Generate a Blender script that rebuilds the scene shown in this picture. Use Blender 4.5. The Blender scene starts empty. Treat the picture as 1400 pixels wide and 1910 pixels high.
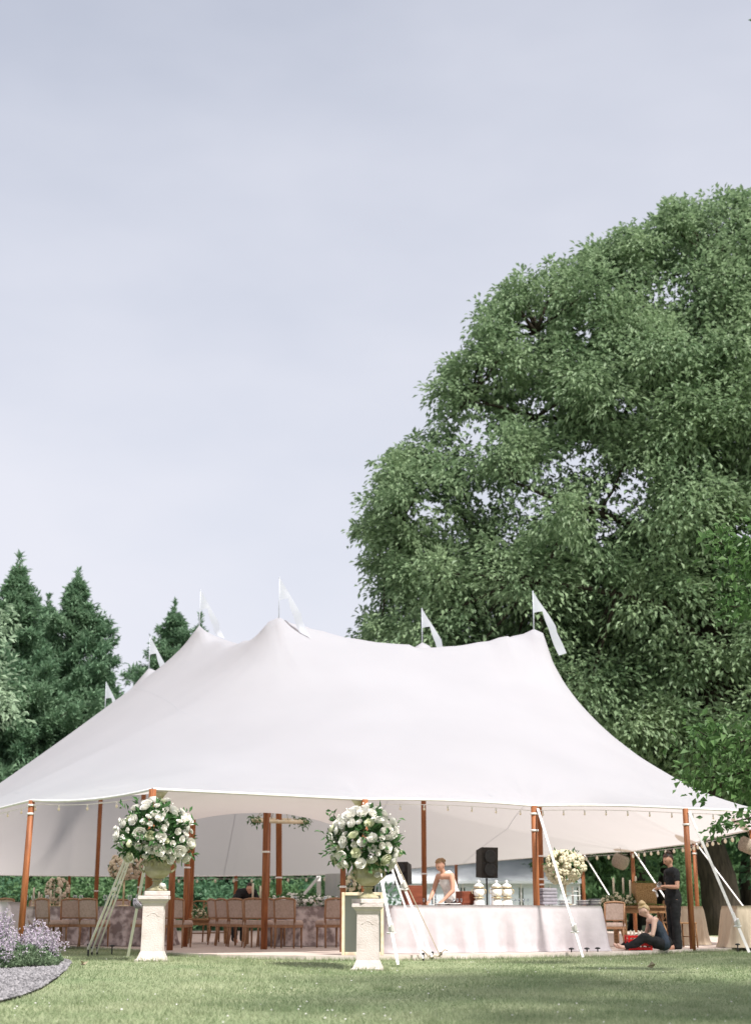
import bpy, bmesh, math, random
import numpy as np
from mathutils import Vector, Matrix, Euler
from mathutils.bvhtree import BVHTree
from mathutils import noise as mnoise

random.seed(7)
RNG = np.random.default_rng(11)
SC = bpy.context.scene
C = SC.collection
PI = math.pi

# ---------------------------------------------------------------- camera
CAM_Z = 0.72
PITCH = math.radians(15.17)
FPX = 2730.0                        # focal length in photograph pixels (80 mm on 56 mm film)
cam_d = bpy.data.cameras.new('camera')
cam = bpy.data.objects.new('camera', cam_d)
C.objects.link(cam)
cam.location = (0, 0, CAM_Z)
cam.rotation_euler = (PI / 2 + PITCH, 0, 0)
cam_d.sensor_fit = 'VERTICAL'
cam_d.sensor_height = 56.0
cam_d.sensor_width = 56.0
cam_d.lens = 80.04
cam_d.clip_start = 0.1
cam_d.clip_end = 3000
cam_d.dof.use_dof = True
cam_d.dof.focus_distance = 22.0
cam_d.dof.aperture_fstop = 2.4
SC.camera = cam

# ---------------------------------------------------------------- sky and sun
SUN_EL = math.radians(51)
SUN_DIR = Vector((0.60 * math.cos(SUN_EL), -0.80 * math.cos(SUN_EL), math.sin(SUN_EL)))
w = bpy.data.worlds.new('World')
SC.world = w
w.use_nodes = True
nt = w.node_tree
nt.nodes.clear()
N = nt.nodes.new
out = N('ShaderNodeOutputWorld'); bg = N('ShaderNodeBackground')
sky = N('ShaderNodeTexSky'); sky.sky_type = 'NISHITA'; sky.sun_disc = False
sky.sun_elevation = SUN_EL
sky.sun_rotation = math.atan2(SUN_DIR.x, SUN_DIR.y)
sky.air_density = 1.0; sky.dust_density = 2.0
tc = N('ShaderNodeTexCoord'); mp = N('ShaderNodeMapping'); mp.inputs['Scale'].default_value = (1.0, 1.0, 2.2)
mp.inputs['Rotation'].default_value = (0.15, 0.25, 0)
nz = N('ShaderNodeTexNoise'); nz.inputs['Scale'].default_value = 1.9; nz.inputs['Detail'].default_value = 5; nz.inputs['Roughness'].default_value = 0.5
sx_ = N('ShaderNodeSeparateXYZ'); el_ = N('ShaderNodeMapRange')      # thinner cloud higher up, milky towards the horizon
el_.inputs['From Min'].default_value = 0.0; el_.inputs['From Max'].default_value = 0.62; el_.inputs['To Min'].default_value = 1.0; el_.inputs['To Max'].default_value = 0.70
nm_ = N('ShaderNodeMapRange'); nm_.inputs['From Min'].default_value = 0.35; nm_.inputs['From Max'].default_value = 0.65; nm_.inputs['To Min'].default_value = -0.16; nm_.inputs['To Max'].default_value = 0.10
ad_ = N('ShaderNodeMath'); ad_.operation = 'ADD'; ad_.use_clamp = True
mx = N('ShaderNodeMixRGB'); mx.inputs['Color2'].default_value = (6.50, 6.60, 7.28, 1)
L = nt.links.new
L(tc.outputs['Generated'], mp.inputs['Vector']); L(mp.outputs['Vector'], nz.inputs['Vector'])
L(tc.outputs['Generated'], sx_.inputs['Vector']); L(sx_.outputs['Z'], el_.inputs['Value']); L(nz.outputs['Fac'], nm_.inputs['Value'])
L(el_.outputs['Result'], ad_.inputs[0]); L(nm_.outputs['Result'], ad_.inputs[1]); L(ad_.outputs['Value'], mx.inputs['Fac'])
L(sky.outputs['Color'], mx.inputs['Color1']); L(mx.outputs['Color'], bg.inputs['Color'])
bg.inputs['Strength'].default_value = 0.0735
L(bg.outputs['Background'], out.inputs['Surface'])

sun_d = bpy.data.lights.new('sun', 'SUN')
sun_d.energy = 4.0
sun_d.angle = math.radians(5.0)
sun_d.color = (1.0, 0.965, 0.92)
sun = bpy.data.objects.new('sun', sun_d)
C.objects.link(sun)
sun.rotation_euler = SUN_DIR.to_track_quat('Z', 'Y').to_euler()

SC.view_settings.view_transform = 'Standard'
SC.view_settings.look = 'None'
SC.view_settings.exposure = 0.80
SC.view_settings.gamma = 1.0
SC.view_settings.use_curve_mapping = False
SC.render.engine = 'CYCLES'
SC.cycles.max_bounces = 8
SC.cycles.transparent_max_bounces = 8

# ---------------------------------------------------------------- helpers
_ca, _sa = math.cos(PITCH), math.sin(PITCH)
def at(px, py, Y):
    """world point at horizontal distance Y that the photograph shows at (px, py)"""
    t = math.tan(PITCH - math.atan((py - 955.0) / FPX))
    dz = Y * t
    zc = Y * _ca + dz * _sa
    return Vector(((px - 700.0) / FPX * zc, Y, CAM_Z + dz))
def xat(px, Y, z=0.0):
    return (px - 700.0) / FPX * (Y * _ca + (z - CAM_Z) * _sa)
def proj(P):
    P = np.asarray(P, float)
    dz = P[..., 2] - CAM_Z
    zc = P[..., 1] * _ca + dz * _sa
    yc = dz * _ca - P[..., 1] * _sa
    return 700 + FPX * P[..., 0] / zc, 955 - FPX * yc / zc

def mat(name, c1, c2=None, scale=8.0, rough=0.7, bump=0.0, bscale=None, trans=0.0, tcol=None, spec=0.3, metal=0.0,
        detail=5.0, lo=0.35, hi=0.65, island=0.0, stretch=None, voronoi=False, alpha_noise=None):
    m = bpy.data.materials.new(name); m.use_nodes = True
    t = m.node_tree; t.nodes.clear(); n = t.nodes.new; l = t.links.new
    o = n('ShaderNodeOutputMaterial'); b = n('ShaderNodeBsdfPrincipled')
    b.inputs['Roughness'].default_value = rough
    b.inputs['Specular IOR Level'].default_value = spec
    b.inputs['Metallic'].default_value = metal
    c1 = (*c1, 1); c2 = (*(c2 or c1[:3]), 1)
    tc = n('ShaderNodeTexCoord'); vec = tc.outputs['Object']
    if stretch:
        mp = n('ShaderNodeMapping'); mp.inputs['Scale'].default_value = stretch
        l(vec, mp.inputs['Vector']); vec = mp.outputs['Vector']
    if voronoi:
        nz = n('ShaderNodeTexVoronoi'); fac = nz.outputs['Distance']
    else:
        nz = n('ShaderNodeTexNoise'); nz.inputs['Detail'].default_value = detail; fac = nz.outputs['Fac']
    nz.inputs['Scale'].default_value = scale
    l(vec, nz.inputs['Vector'])
    r = n('ShaderNodeMapRange'); r.inputs['From Min'].default_value = lo; r.inputs['From Max'].default_value = hi
    l(fac, r.inputs['Value'])
    fo = r.outputs['Result']
    if island > 0:
        g = n('ShaderNodeNewGeometry'); mm = n('ShaderNodeMixRGB'); mm.inputs['Fac'].default_value = island
        l(fo, mm.inputs['Color1']); l(g.outputs['Random Per Island'], mm.inputs['Color2']); fo = mm.outputs['Color']
    mx = n('ShaderNodeMixRGB'); mx.inputs['Color1'].default_value = c1; mx.inputs['Color2'].default_value = c2
    l(fo, mx.inputs['Fac']); l(mx.outputs['Color'], b.inputs['Base Color'])
    if bump > 0:
        n2 = n('ShaderNodeTexNoise'); n2.inputs['Scale'].default_value = bscale or scale * 3; n2.inputs['Detail'].default_value = 6
        l(vec, n2.inputs['Vector'])
        bp = n('ShaderNodeBump'); bp.inputs['Strength'].default_value = bump; bp.inputs['Distance'].default_value = 0.02
        l(n2.outputs['Fac'], bp.inputs['Height']); l(bp.outputs['Normal'], b.inputs['Normal'])
    sh = b.outputs['BSDF']
    if trans > 0:
        tr = n('ShaderNodeBsdfTranslucent')
        if tcol: tr.inputs['Color'].default_value = (*tcol, 1)
        else: l(mx.outputs['Color'], tr.inputs['Color'])
        ms = n('ShaderNodeMixShader'); ms.inputs['Fac'].default_value = trans
        l(sh, ms.inputs[1]); l(tr.outputs['BSDF'], ms.inputs[2]); sh = ms.outputs['Shader']
    l(sh, o.inputs['Surface'])
    return m

def glass_mat(name, col=(0.9, 0.93, 0.95), rough=0.05):
    m = bpy.data.materials.new(name); m.use_nodes = True
    t = m.node_tree; t.nodes.clear(); n = t.nodes.new; l = t.links.new
    o = n('ShaderNodeOutputMaterial'); g = n('ShaderNodeBsdfGlossy'); g.inputs['Roughness'].default_value = rough
    tr = n('ShaderNodeBsdfTransparent'); tr.inputs['Color'].default_value = (*col, 1)
    f = n('ShaderNodeLayerWeight'); f.inputs['Blend'].default_value = 0.35
    ms = n('ShaderNodeMixShader'); l(f.outputs['Facing'], ms.inputs['Fac']); l(tr.outputs['BSDF'], ms.inputs[1]); l(g.outputs['BSDF'], ms.inputs[2])
    l(ms.outputs['Shader'], o.inputs['Surface'])
    return m

class MB:
    """collects shapes for ONE mesh object"""
    def __init__(s): s.v = []; s.f = []; s.sm = []
    def add(s, vs, fs, smooth=False):
        k = len(s.v); s.v += [tuple(p) for p in vs]
        s.f += [tuple(i + k for i in f) for f in fs]; s.sm += [smooth] * len(fs)
        return s
    def box(s, c, d, rot=None, taper=1.0, bevel=0.0):
        x, y, z = d[0] / 2, d[1] / 2, d[2] / 2
        if bevel > 0:
            b = min(bevel, x * .9, y * .9, z * .9)
            bm = bmesh.new(); bmesh.ops.create_cube(bm, size=1)
            for q in bm.verts: q.co = Vector((q.co.x * d[0] * (taper if q.co.z > 0 else 1), q.co.y * d[1] * (taper if q.co.z > 0 else 1), q.co.z * d[2]))
            bmesh.ops.bevel(bm, geom=bm.edges[:], offset=b, segments=2, affect='EDGES', profile=0.6)
            bm.verts.index_update()
            vs = [q.co.copy() for q in bm.verts]; fs = [[q.index for q in f.verts] for f in bm.faces]; bm.free()
        else:
            vs = [Vector((sx * x * (taper if sz > 0 else 1), sy * y * (taper if sz > 0 else 1), sz * z)) for sz in (-1, 1) for sx, sy in ((-1, -1), (1, -1), (1, 1), (-1, 1))]
            fs = [(3, 2, 1, 0), (4, 5, 6, 7), (0, 1, 5, 4), (1, 2, 6, 5), (2, 3, 7, 6), (3, 0, 4, 7)]
        R = Euler(rot).to_matrix() if rot else None
        c = Vector(c)
        return s.add([(R @ q if R else q) + c for q in vs], fs)
    def tube(s, pts, r, n=8, cap=True, smooth=True, flat=None):
        pts = [Vector(p) for p in pts]
        m = len(pts)
        rs = list(r) if hasattr(r, '__len__') else [r] * m
        vs = []; up = None
        for i, p in enumerate(pts):
            d = (pts[min(i + 1, m - 1)] - pts[max(i - 1, 0)]).normalized()
            if up is None:
                a = Vector((0, 0, 1)) if abs(d.z) < 0.9 else Vector((0, 1, 0))
                up = (a - d * a.dot(d)).normalized()
            else:
                up = (up - d * up.dot(d)).normalized()
            sd = d.cross(up)
            for k in range(n):
                a = 2 * PI * (k + .5) / n
                fx = flat if flat else 1.0
                vs.append(p + (sd * math.cos(a) + up * math.sin(a) * fx) * rs[i])
        fs = [(i * n + k, i * n + (k + 1) % n, (i + 1) * n + (k + 1) % n, (i + 1) * n + k) for i in range(m - 1) for k in range(n)]
        s.add(vs, fs, smooth)
        if cap:
            k = len(s.v) - m * n
            s.f += [tuple(k + j for j in range(n))[::-1], tuple(k + (m - 1) * n + j for j in range(n))]; s.sm += [False, False]
        return s
    def lathe(s, prof, n=24, c=(0, 0, 0), smooth=True, rot0=0.0, lobes=0, lamp=0.0, sq=None):
        vs = []
        c = Vector(c)
        for r, z in prof:
            for k in range(n):
                a = rot0 + 2 * PI * k / n
                rr = r * (1 + lamp * math.cos(lobes * a)) if lobes else r
                vs.append(c + Vector((rr * math.cos(a), rr * math.sin(a), z)))
        m = len(prof)
        fs = [(i * n + k, i * n + (k + 1) % n, (i + 1) * n + (k + 1) % n, (i + 1) * n + k) for i in range(m - 1) for k in range(n)]
        s.add(vs, fs, smooth)
        k = len(s.v) - m * n
        s.f += [tuple(k + j for j in range(n))[::-1], tuple(k + (m - 1) * n + j for j in range(n))]; s.sm += [False, False]
        return s
    def square(s, prof, c=(0, 0, 0)):
        return s.lathe([(h * math.sqrt(2), z) for h, z in prof], 4, c, False, PI / 4)
    def sphere(s, c, r, nu=10, nv=6):
        r = r if hasattr(r, '__len__') else (r, r, r)
        c = Vector(c); vs = [c + Vector((0, 0, -r[2]))]
        for j in range(1, nv):
            b = -PI / 2 + PI * j / nv
            for k in range(nu):
                a = 2 * PI * k / nu
                vs.append(c + Vector((r[0] * math.cos(b) * math.cos(a), r[1] * math.cos(b) * math.sin(a), r[2] * math.sin(b))))
        vs.append(c + Vector((0, 0, r[2]))); top = len(vs) - 1
        fs = [(0, 1 + (k + 1) % nu, 1 + k) for k in range(nu)]
        fs += [(1 + j * nu + k, 1 + j * nu + (k + 1) % nu, 1 + (j + 1) * nu + (k + 1) % nu, 1 + (j + 1) * nu + k) for j in range(nv - 2) for k in range(nu)]
        fs += [(1 + (nv - 2) * nu + k, 1 + (nv - 2) * nu + (k + 1) % nu, top) for k in range(nu)]
        return s.add(vs, fs, True)
    def mesh(s, name):
        me = bpy.data.meshes.new(name); me.from_pydata(s.v, [], s.f)
        me.polygons.foreach_set('use_smooth', s.sm); me.update()
        return me
    def build(s, name, m, parent=None, loc=None, rot=None):
        return obj(name, s.mesh(name), m, parent, loc, rot)

def obj(name, me, m=None, parent=None, loc=None, rot=None):
    o = bpy.data.objects.new(name, me); C.objects.link(o)
    if m is not None and me is not None and len(me.materials) == 0: me.materials.append(m)
    if parent is not None: o.parent = parent
    if loc is not None: o.location = loc
    if rot is not None: o.rotation_euler = rot
    return o
def tag(o, label, cat, group=None, kind=None):
    o['label'] = label; o['category'] = cat
    if group: o['group'] = group
    if kind: o['kind'] = kind
    return o
def thing(name, label, cat, loc=(0, 0, 0), rz=0.0, group=None):
    o = bpy.data.objects.new(name, None); C.objects.link(o)
    o.empty_display_size = 0.1
    o.location = loc; o.rotation_euler = (0, 0, rz)
    return tag(o, label, cat, group)
def struct(name, me, m, label):
    o = obj(name, me, m); o['kind'] = 'structure'; o['label'] = label
    return o
def copy_tree(o, parent=None):
    c = o.copy(); C.objects.link(c)
    if parent is not None: c.parent = parent
    for ch in [k for k in o.children]: copy_tree(ch, c)
    return c
def dup(o, loc, rz, label, scale=None):
    c = copy_tree(o); c.location = loc; c.rotation_euler = (0, 0, rz); c['label'] = label
    if scale: c.scale = (scale, scale, scale)
    return c

def np_mesh(name, V, F, smooth=False):
    """fast mesh: V (n,3) and F (m,k) all faces with k corners"""
    me = bpy.data.meshes.new(name)
    V = np.ascontiguousarray(V, dtype=np.float32); F = np.ascontiguousarray(F, dtype=np.int32)
    me.vertices.add(len(V)); me.vertices.foreach_set('co', V.ravel())
    me.loops.add(F.size); me.loops.foreach_set('vertex_index', F.ravel())
    me.polygons.add(len(F)); me.polygons.foreach_set('loop_start', np.arange(0, F.size, F.shape[1], dtype=np.int32))
    try: me.polygons.foreach_set('loop_total', np.full(len(F), F.shape[1], dtype=np.int32))
    except Exception: pass
    me.polygons.foreach_set('use_smooth', np.full(len(F), smooth, dtype=bool))
    me.update(calc_edges=True)
    return me

def unit(a):
    return a / np.maximum(np.linalg.norm(a, axis=-1, keepdims=True), 1e-9)
def leaf_quads(P, D, size, width, fold=0.25, rng=RNG, upbias=0.6):
    """leaf blades: P base points, D directions; quads bent along the midrib"""
    n = len(P)
    D = unit(D)
    U = rng.normal(size=(n, 3)); U[:, 2] += upbias * 2
    S = unit(np.cross(D, U)); Nn = unit(np.cross(S, D))
    sz = (size * rng.uniform(0.65, 1.3, n))[:, None]
    wd = sz * width
    V = np.empty((n, 4, 3))
    V[:, 0] = P
    V[:, 1] = P + D * sz * 0.5 + S * wd * 0.5 + Nn * wd * fold
    V[:, 2] = P + D * sz - Nn * sz * 0.12
    V[:, 3] = P + D * sz * 0.5 - S * wd * 0.5 + Nn * wd * fold
    F = np.arange(n * 4).reshape(n, 4)
    return V.reshape(-1, 3), F
def clump_points(Cn, R, per, rng=RNG, shell=0.45, top=0.35):
    """points through clumps, denser towards each clump's skin and its top"""
    Cn = np.asarray(Cn, float); R = np.asarray(R, float)
    idx = np.repeat(np.arange(len(Cn)), per)
    n = len(idx)
    d = rng.normal(size=(n, 3)); d[:, 2] += top; d = unit(d)
    # lumpy radius so that the clump outline is uneven
    ph = rng.uniform(0, 6.28, (len(Cn), 3))[idx]
    lump = 1 + 0.22 * np.sin(d[:, 0] * 4 + ph[:, 0]) + 0.2 * np.sin(d[:, 1] * 5 + ph[:, 1]) + 0.18 * np.sin(d[:, 2] * 5 + ph[:, 2])
    r = rng.uniform(0, 1, n) ** shell * lump
    return Cn[idx] + d * R[idx] * r[:, None], d

def spray_points(Cn, R, per, rng=RNG, subs=15):
    """clumps built of flattened sprays that sit on the upper and outer side of each clump"""
    Cn = np.asarray(Cn, float); R = np.asarray(R, float); Ps, Ds = [], []
    for c, r in zip(Cn, R):
        k = max(6, int(subs * (r[0] / 1.2)))
        d = rng.normal(size=(k, 3)); d[:, 2] += .35; d = unit(d)
        s = c + d * r * rng.uniform(.35, 1.15, (k, 1)); n = int(per * r[0] * r[0] / 1.4 / k) + 8
        sz = r[0] * rng.uniform(.20, .42, (k, 1, 1))
        tl_ = rng.normal(0, .35, (k, 1, 3))
        q = np.clip(rng.normal(size=(k, n, 3)), -1.9, 1.9) * np.array([1, 1, .42]); q[..., 2:] += (q[..., :2] * tl_[..., :2]).sum(-1, keepdims=True) - .25 * (q[..., :1] ** 2 + q[..., 1:2] ** 2)
        Ps.append((s[:, None] + q * sz).reshape(-1, 3)); Ds.append((q + d[:, None] * .7).reshape(-1, 3))
    return np.vstack(Ps), np.vstack(Ds)
# ---------------------------------------------------------------- materials
m_grass = mat('grass', (0.19, 0.245, 0.125), (0.35, 0.375, 0.225), scale=0.8, rough=0.9, bump=0.6, bscale=60, spec=0.1, detail=9, lo=0.3, hi=0.7)
m_blade = mat('grass_blade', (0.18, 0.255, 0.122), (0.46, 0.485, 0.32), scale=0.7, rough=0.7, trans=0.42, island=0.5, spec=0.15)
m_gravel = mat('gravel', (0.235, 0.225, 0.23), (0.13, 0.125, 0.13), scale=22, rough=0.95, bump=0.8, bscale=50, spec=0.1)
m_pebble = mat('pebble', (0.32, 0.305, 0.315), (0.13, 0.125, 0.13), scale=3, rough=0.9, island=0.9, spec=0.15)
m_canvas = mat('sailcloth', (0.515, 0.53, 0.575), (0.485, 0.50, 0.545), scale=0.6, rough=0.8, trans=0.45, tcol=(0.76, 0.69, 0.665), spec=0.05, bump=0.12, bscale=1.2)
m_awning = mat('awning_cloth', (0.56, 0.575, 0.60), (0.53, 0.545, 0.57), scale=0.6, rough=0.8, trans=0.62, tcol=(0.84, 0.79, 0.765), spec=0.05, bump=0.12, bscale=1.2)
m_flag = mat('pennant_cloth', (0.74, 0.755, 0.80), (0.70, 0.715, 0.76), scale=3, rough=0.8, trans=0.5, spec=0.05)
m_seam = mat('canvas_seam', (0.62, 0.63, 0.66), (0.60, 0.61, 0.64), scale=2, rough=0.85, trans=0.6, spec=0.05)
m_patch = mat('canvas_patch', (0.72, 0.64, 0.56), (0.66, 0.58, 0.50), scale=4, rough=0.85, spec=0.1, trans=0.72)
m_white = mat('white_webbing', (0.84, 0.81, 0.80), (0.74, 0.71, 0.69), scale=6, rough=0.75, spec=0.15)
m_pole = mat('varnished_pole', (0.37, 0.135, 0.052), (0.20, 0.066, 0.024), scale=5, rough=0.5, stretch=(7, 7, 0.5), bump=0.25, bscale=30, spec=0.3)
m_black = mat('black_metal', (0.02, 0.02, 0.022), (0.035, 0.035, 0.035), scale=20, rough=0.5)
m_rope = mat('rope', (0.42, 0.36, 0.26), (0.30, 0.25, 0.17), scale=40, rough=0.9)
m_floor = mat('floor_carpet', (0.56, 0.47, 0.42), (0.48, 0.40, 0.355), scale=2.5, rough=0.9, bump=0.2, bscale=40, spec=0.1)
m_floor_edge = mat('floor_edge', (0.66, 0.58, 0.53), (0.56, 0.48, 0.43), scale=4, rough=0.85)
m_stone = mat('cast_stone', (0.62, 0.55, 0.52), (0.46, 0.40, 0.36), scale=5, rough=0.85, bump=0.4, bscale=45, spec=0.15, lo=0.42, hi=0.78)
m_urn = mat('urn_stone', (0.33, 0.30, 0.17), (0.47, 0.43, 0.31), scale=7, rough=0.85, bump=0.45, bscale=35, spec=0.15)
m_bulb = mat('bulb_glass', (0.88, 0.78, 0.64), (0.82, 0.68, 0.52), scale=30, rough=0.2, spec=0.6)
m_leafdark = mat('arrangement_leaf', (0.035, 0.105, 0.030), (0.115, 0.225, 0.085), scale=9, rough=0.5, island=0.7, trans=0.25, spec=0.3)
m_rose = mat('white_petal', (0.88, 0.87, 0.83), (0.85, 0.82, 0.74), scale=14, rough=0.7, trans=0.18, spec=0.12)
m_rosegreen = mat('greenish_petal', (0.62, 0.66, 0.42), (0.74, 0.73, 0.58), scale=14, rough=0.7, trans=0.2, spec=0.12)
m_blush = mat('blush_petal', (0.72, 0.56, 0.41), (0.78, 0.68, 0.55), scale=9, rough=0.75, trans=0.2, spec=0.1, island=0.5)
m_cream = mat('cream_petal', (0.78, 0.73, 0.56), (0.70, 0.62, 0.43), scale=9, rough=0.75, trans=0.2, spec=0.1, island=0.5)
m_chairwood = mat('chair_wood', (0.37, 0.205, 0.115), (0.27, 0.14, 0.075), scale=9, rough=0.5, stretch=(5, 5, 0.8), spec=0.3)
m_seat = mat('chair_linen', (0.49, 0.37, 0.315), (0.40, 0.30, 0.25), scale=25, rough=0.9, bump=0.2, bscale=90, spec=0.1)
m_damask = mat('damask_cloth', (0.25, 0.195, 0.19), (0.56, 0.48, 0.465), scale=7, rough=0.85, detail=3, lo=0.4, hi=0.6, spec=0.12)
m_linen = mat('linen_cloth', (0.51, 0.465, 0.475), (0.45, 0.41, 0.42), scale=5, rough=0.9, bump=0.25, bscale=14, spec=0.08)
m_burlap = mat('tan_cloth', (0.56, 0.47, 0.36), (0.49, 0.40, 0.30), scale=9, rough=0.9, spec=0.08, stretch=(3, 3, .5))
m_wood = mat('farm_wood', (0.34, 0.19, 0.09), (0.21, 0.11, 0.05), scale=5, rough=0.6, stretch=(1, 6, 6), bump=0.2)
m_mahog = mat('mahogany', (0.20, 0.055, 0.028), (0.13, 0.032, 0.016), scale=4, rough=0.4, stretch=(1, 6, 6))
m_wicker = mat('wicker', (0.36, 0.30, 0.24), (0.20, 0.16, 0.12), scale=55, rough=0.85, detail=1, bump=0.5, bscale=60)
m_wickertan = mat('tan_wicker', (0.45, 0.28, 0.13), (0.27, 0.155, 0.065), scale=50, rough=0.85, detail=1, bump=0.5, bscale=60)
m_glass = glass_mat('clear_glass')
m_candle = mat('candle_wax', (0.78, 0.71, 0.58), (0.74, 0.66, 0.52), scale=5, rough=0.5, trans=0.2)
m_gold = mat('brass', (0.66, 0.55, 0.36), (0.58, 0.46, 0.28), scale=10, rough=0.4, metal=0.5)
m_speaker = mat('speaker_black', (0.022, 0.019, 0.017), (0.035, 0.03, 0.026), scale=60, rough=0.6)
m_red = mat('red_plastic', (0.62, 0.012, 0.012), (0.52, 0.01, 0.01), scale=4, rough=0.4)
m_mirror = bpy.data.materials.new('mirror_glass'); m_mirror.use_nodes = True
_b = m_mirror.node_tree.nodes['Principled BSDF']; _b.inputs['Metallic'].default_value = 1.0; _b.inputs['Roughness'].default_value = 0.28; _b.inputs['Base Color'].default_value = (0.33, 0.34, 0.28, 1)
m_giltframe = mat('pale_gilt_frame', (0.70, 0.60, 0.45), (0.60, 0.48, 0.32), scale=9, rough=0.5)
m_bark = mat('bark', (0.060, 0.048, 0.036), (0.032, 0.026, 0.020), scale=3, rough=0.95, stretch=(4, 4, .7), bump=0.9, bscale=7, spec=0.1)
m_barkpale = mat('pale_bark', (0.16, 0.145, 0.125), (0.09, 0.08, 0.068), scale=3, rough=0.95, stretch=(4, 4, .7), bump=0.7, bscale=7, spec=0.1)
def leafmat(n, a, b, tr=0.32, rough=0.45, sc=0.35, isl=0.5, spec=0.4):
    return mat(n, a, b, scale=sc, rough=rough, trans=tr, island=isl, spec=spec, lo=0.3, hi=0.7)
m_oak = leafmat('oak_leaf', (0.115, 0.195, 0.098), (0.37, 0.475, 0.28), tr=.42, spec=0.3, rough=.5, sc=.5, isl=.45)
m_oakfar = leafmat('wood_leaf', (0.065, 0.160, 0.088), (0.15, 0.27, 0.15), tr=.4, spec=.25)
m_hedge = leafmat('hedge_leaf', (0.085, 0.18, 0.078), (0.19, 0.305, 0.14), tr=.4, spec=.25)
m_cedar = leafmat('cedar_needle', (0.095, 0.195, 0.112), (0.28, 0.405, 0.255), tr=0.35, rough=0.65, spec=.2)
m_maple = leafmat('maple_leaf', (0.060, 0.140, 0.045), (0.155, 0.26, 0.095), tr=0.4, spec=.3)
m_paleleaf = leafmat('pale_leaf', (0.22, 0.32, 0.20), (0.38, 0.48, 0.33), tr=0.35, spec=.2)
m_catleaf = leafmat('catmint_leaf', (0.13, 0.20, 0.12), (0.25, 0.33, 0.20), sc=4)
m_catflower = mat('catmint_flower', (0.42, 0.355, 0.44), (0.66, 0.59, 0.66), scale=5, rough=0.8, island=0.8, trans=0.3, spec=0.1)
m_skin = mat('skin', (0.56, 0.31, 0.22), (0.50, 0.265, 0.18), scale=6, rough=0.55, spec=0.3)
m_skinpale = mat('pale_skin', (0.66, 0.44, 0.35), (0.60, 0.38, 0.29), scale=6, rough=0.55, spec=0.3)
m_blackcloth = mat('black_cloth', (0.012, 0.012, 0.013), (0.020, 0.020, 0.022), scale=12, rough=0.85, bump=0.3, bscale=12)
m_navy = mat('navy_cloth', (0.030, 0.042, 0.062), (0.045, 0.058, 0.080), scale=12, rough=0.85, bump=0.3, bscale=12)
m_whitecloth = mat('white_cotton', (0.78, 0.75, 0.72), (0.68, 0.65, 0.62), scale=12, rough=0.85, bump=0.3, bscale=12)
m_hairdark = mat('dark_hair', (0.025, 0.012, 0.008), (0.05, 0.022, 0.014), scale=20, rough=0.5)
m_hairblonde = mat('blonde_hair', (0.56, 0.42, 0.24), (0.40, 0.27, 0.13), scale=20, rough=0.5)
m_hairbrown = mat('light_brown_hair', (0.33, 0.19, 0.09), (0.22, 0.12, 0.055), scale=20, rough=0.5)
m_lips = mat('lips', (0.42, 0.14, 0.12), rough=0.5)
m_eye = mat('eye', (0.02, 0.015, 0.012), rough=0.3)
m_plate = mat('white_china', (0.80, 0.78, 0.74), rough=0.25, spec=0.5)
m_greylinen = mat('grey_linen', (0.30, 0.28, 0.31), (0.23, 0.215, 0.24), scale=14, rough=0.9)
m_tentwall = mat('white_vinyl', (0.80, 0.82, 0.85), (0.74, 0.76, 0.80), scale=2, rough=0.6, trans=0.2)
m_windowvinyl = mat('window_vinyl', (0.60, 0.65, 0.70), (0.68, 0.72, 0.76), scale=1.2, rough=0.5, spec=0.4)
m_moss = mat('moss', (0.10, 0.155, 0.03), (0.17, 0.21, 0.06), scale=20, rough=0.95, island=.5)

# ---------------------------------------------------------------- ground
_gc = np.array([(-3.4, 22.2, -0.012), (-0.1, 22.0, -0.135), (-5.5, 27, -0.04), (-7, 21, -0.10), (3, 25.5, -0.085), (7, 28.5, -0.06), (0, 12, -0.20), (-4, 14, -0.15),
                (5, 14, -0.20), (0, 0, -0.75), (-0.6, 24.2, -0.07), (0, 40, -0.10), (-12, 40, -0.10), (10, 45, -0.12), (0, 60, -0.35), (20, 60, -0.35), (-25, 60, -0.3), (15, 20, -0.2), (-15, 15, -0.2)])
def gz(x, y):
    x = np.asarray(x, float); y = np.asarray(y, float)
    d2 = (x[..., None] - _gc[:, 0]) ** 2 + (y[..., None] - _gc[:, 1]) ** 2
    wt = 1 / (d2 + 1.2) ** 1.7
    return (wt * _gc[:, 2]).sum(-1) / wt.sum(-1)
def G(x, y): return float(gz(x, y))

xs = np.concatenate([-np.geomspace(900, 14, 26), np.linspace(-13, 13, 80), np.geomspace(14, 900, 26)])
ys = np.concatenate([-np.geomspace(300, 4, 10), np.linspace(-3, 9, 12), np.linspace(9.5, 34, 90), np.linspace(35, 70, 26), np.geomspace(75, 1500, 22)])
X, Y = np.meshgrid(xs, ys)
Z = gz(X, Y)
V = np.stack([X, Y, Z], -1).reshape(-1, 3)
nx, ny = len(xs), len(ys)
ii = (np.arange(ny - 1)[:, None] * nx + np.arange(nx - 1)[None]).reshape(-1)
struct('lawn', np_mesh('lawn', V, np.stack([ii, ii + 1, ii + nx + 1, ii + nx], 1), True), m_grass, 'mown green lawn sloping gently up to the tent')

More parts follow.
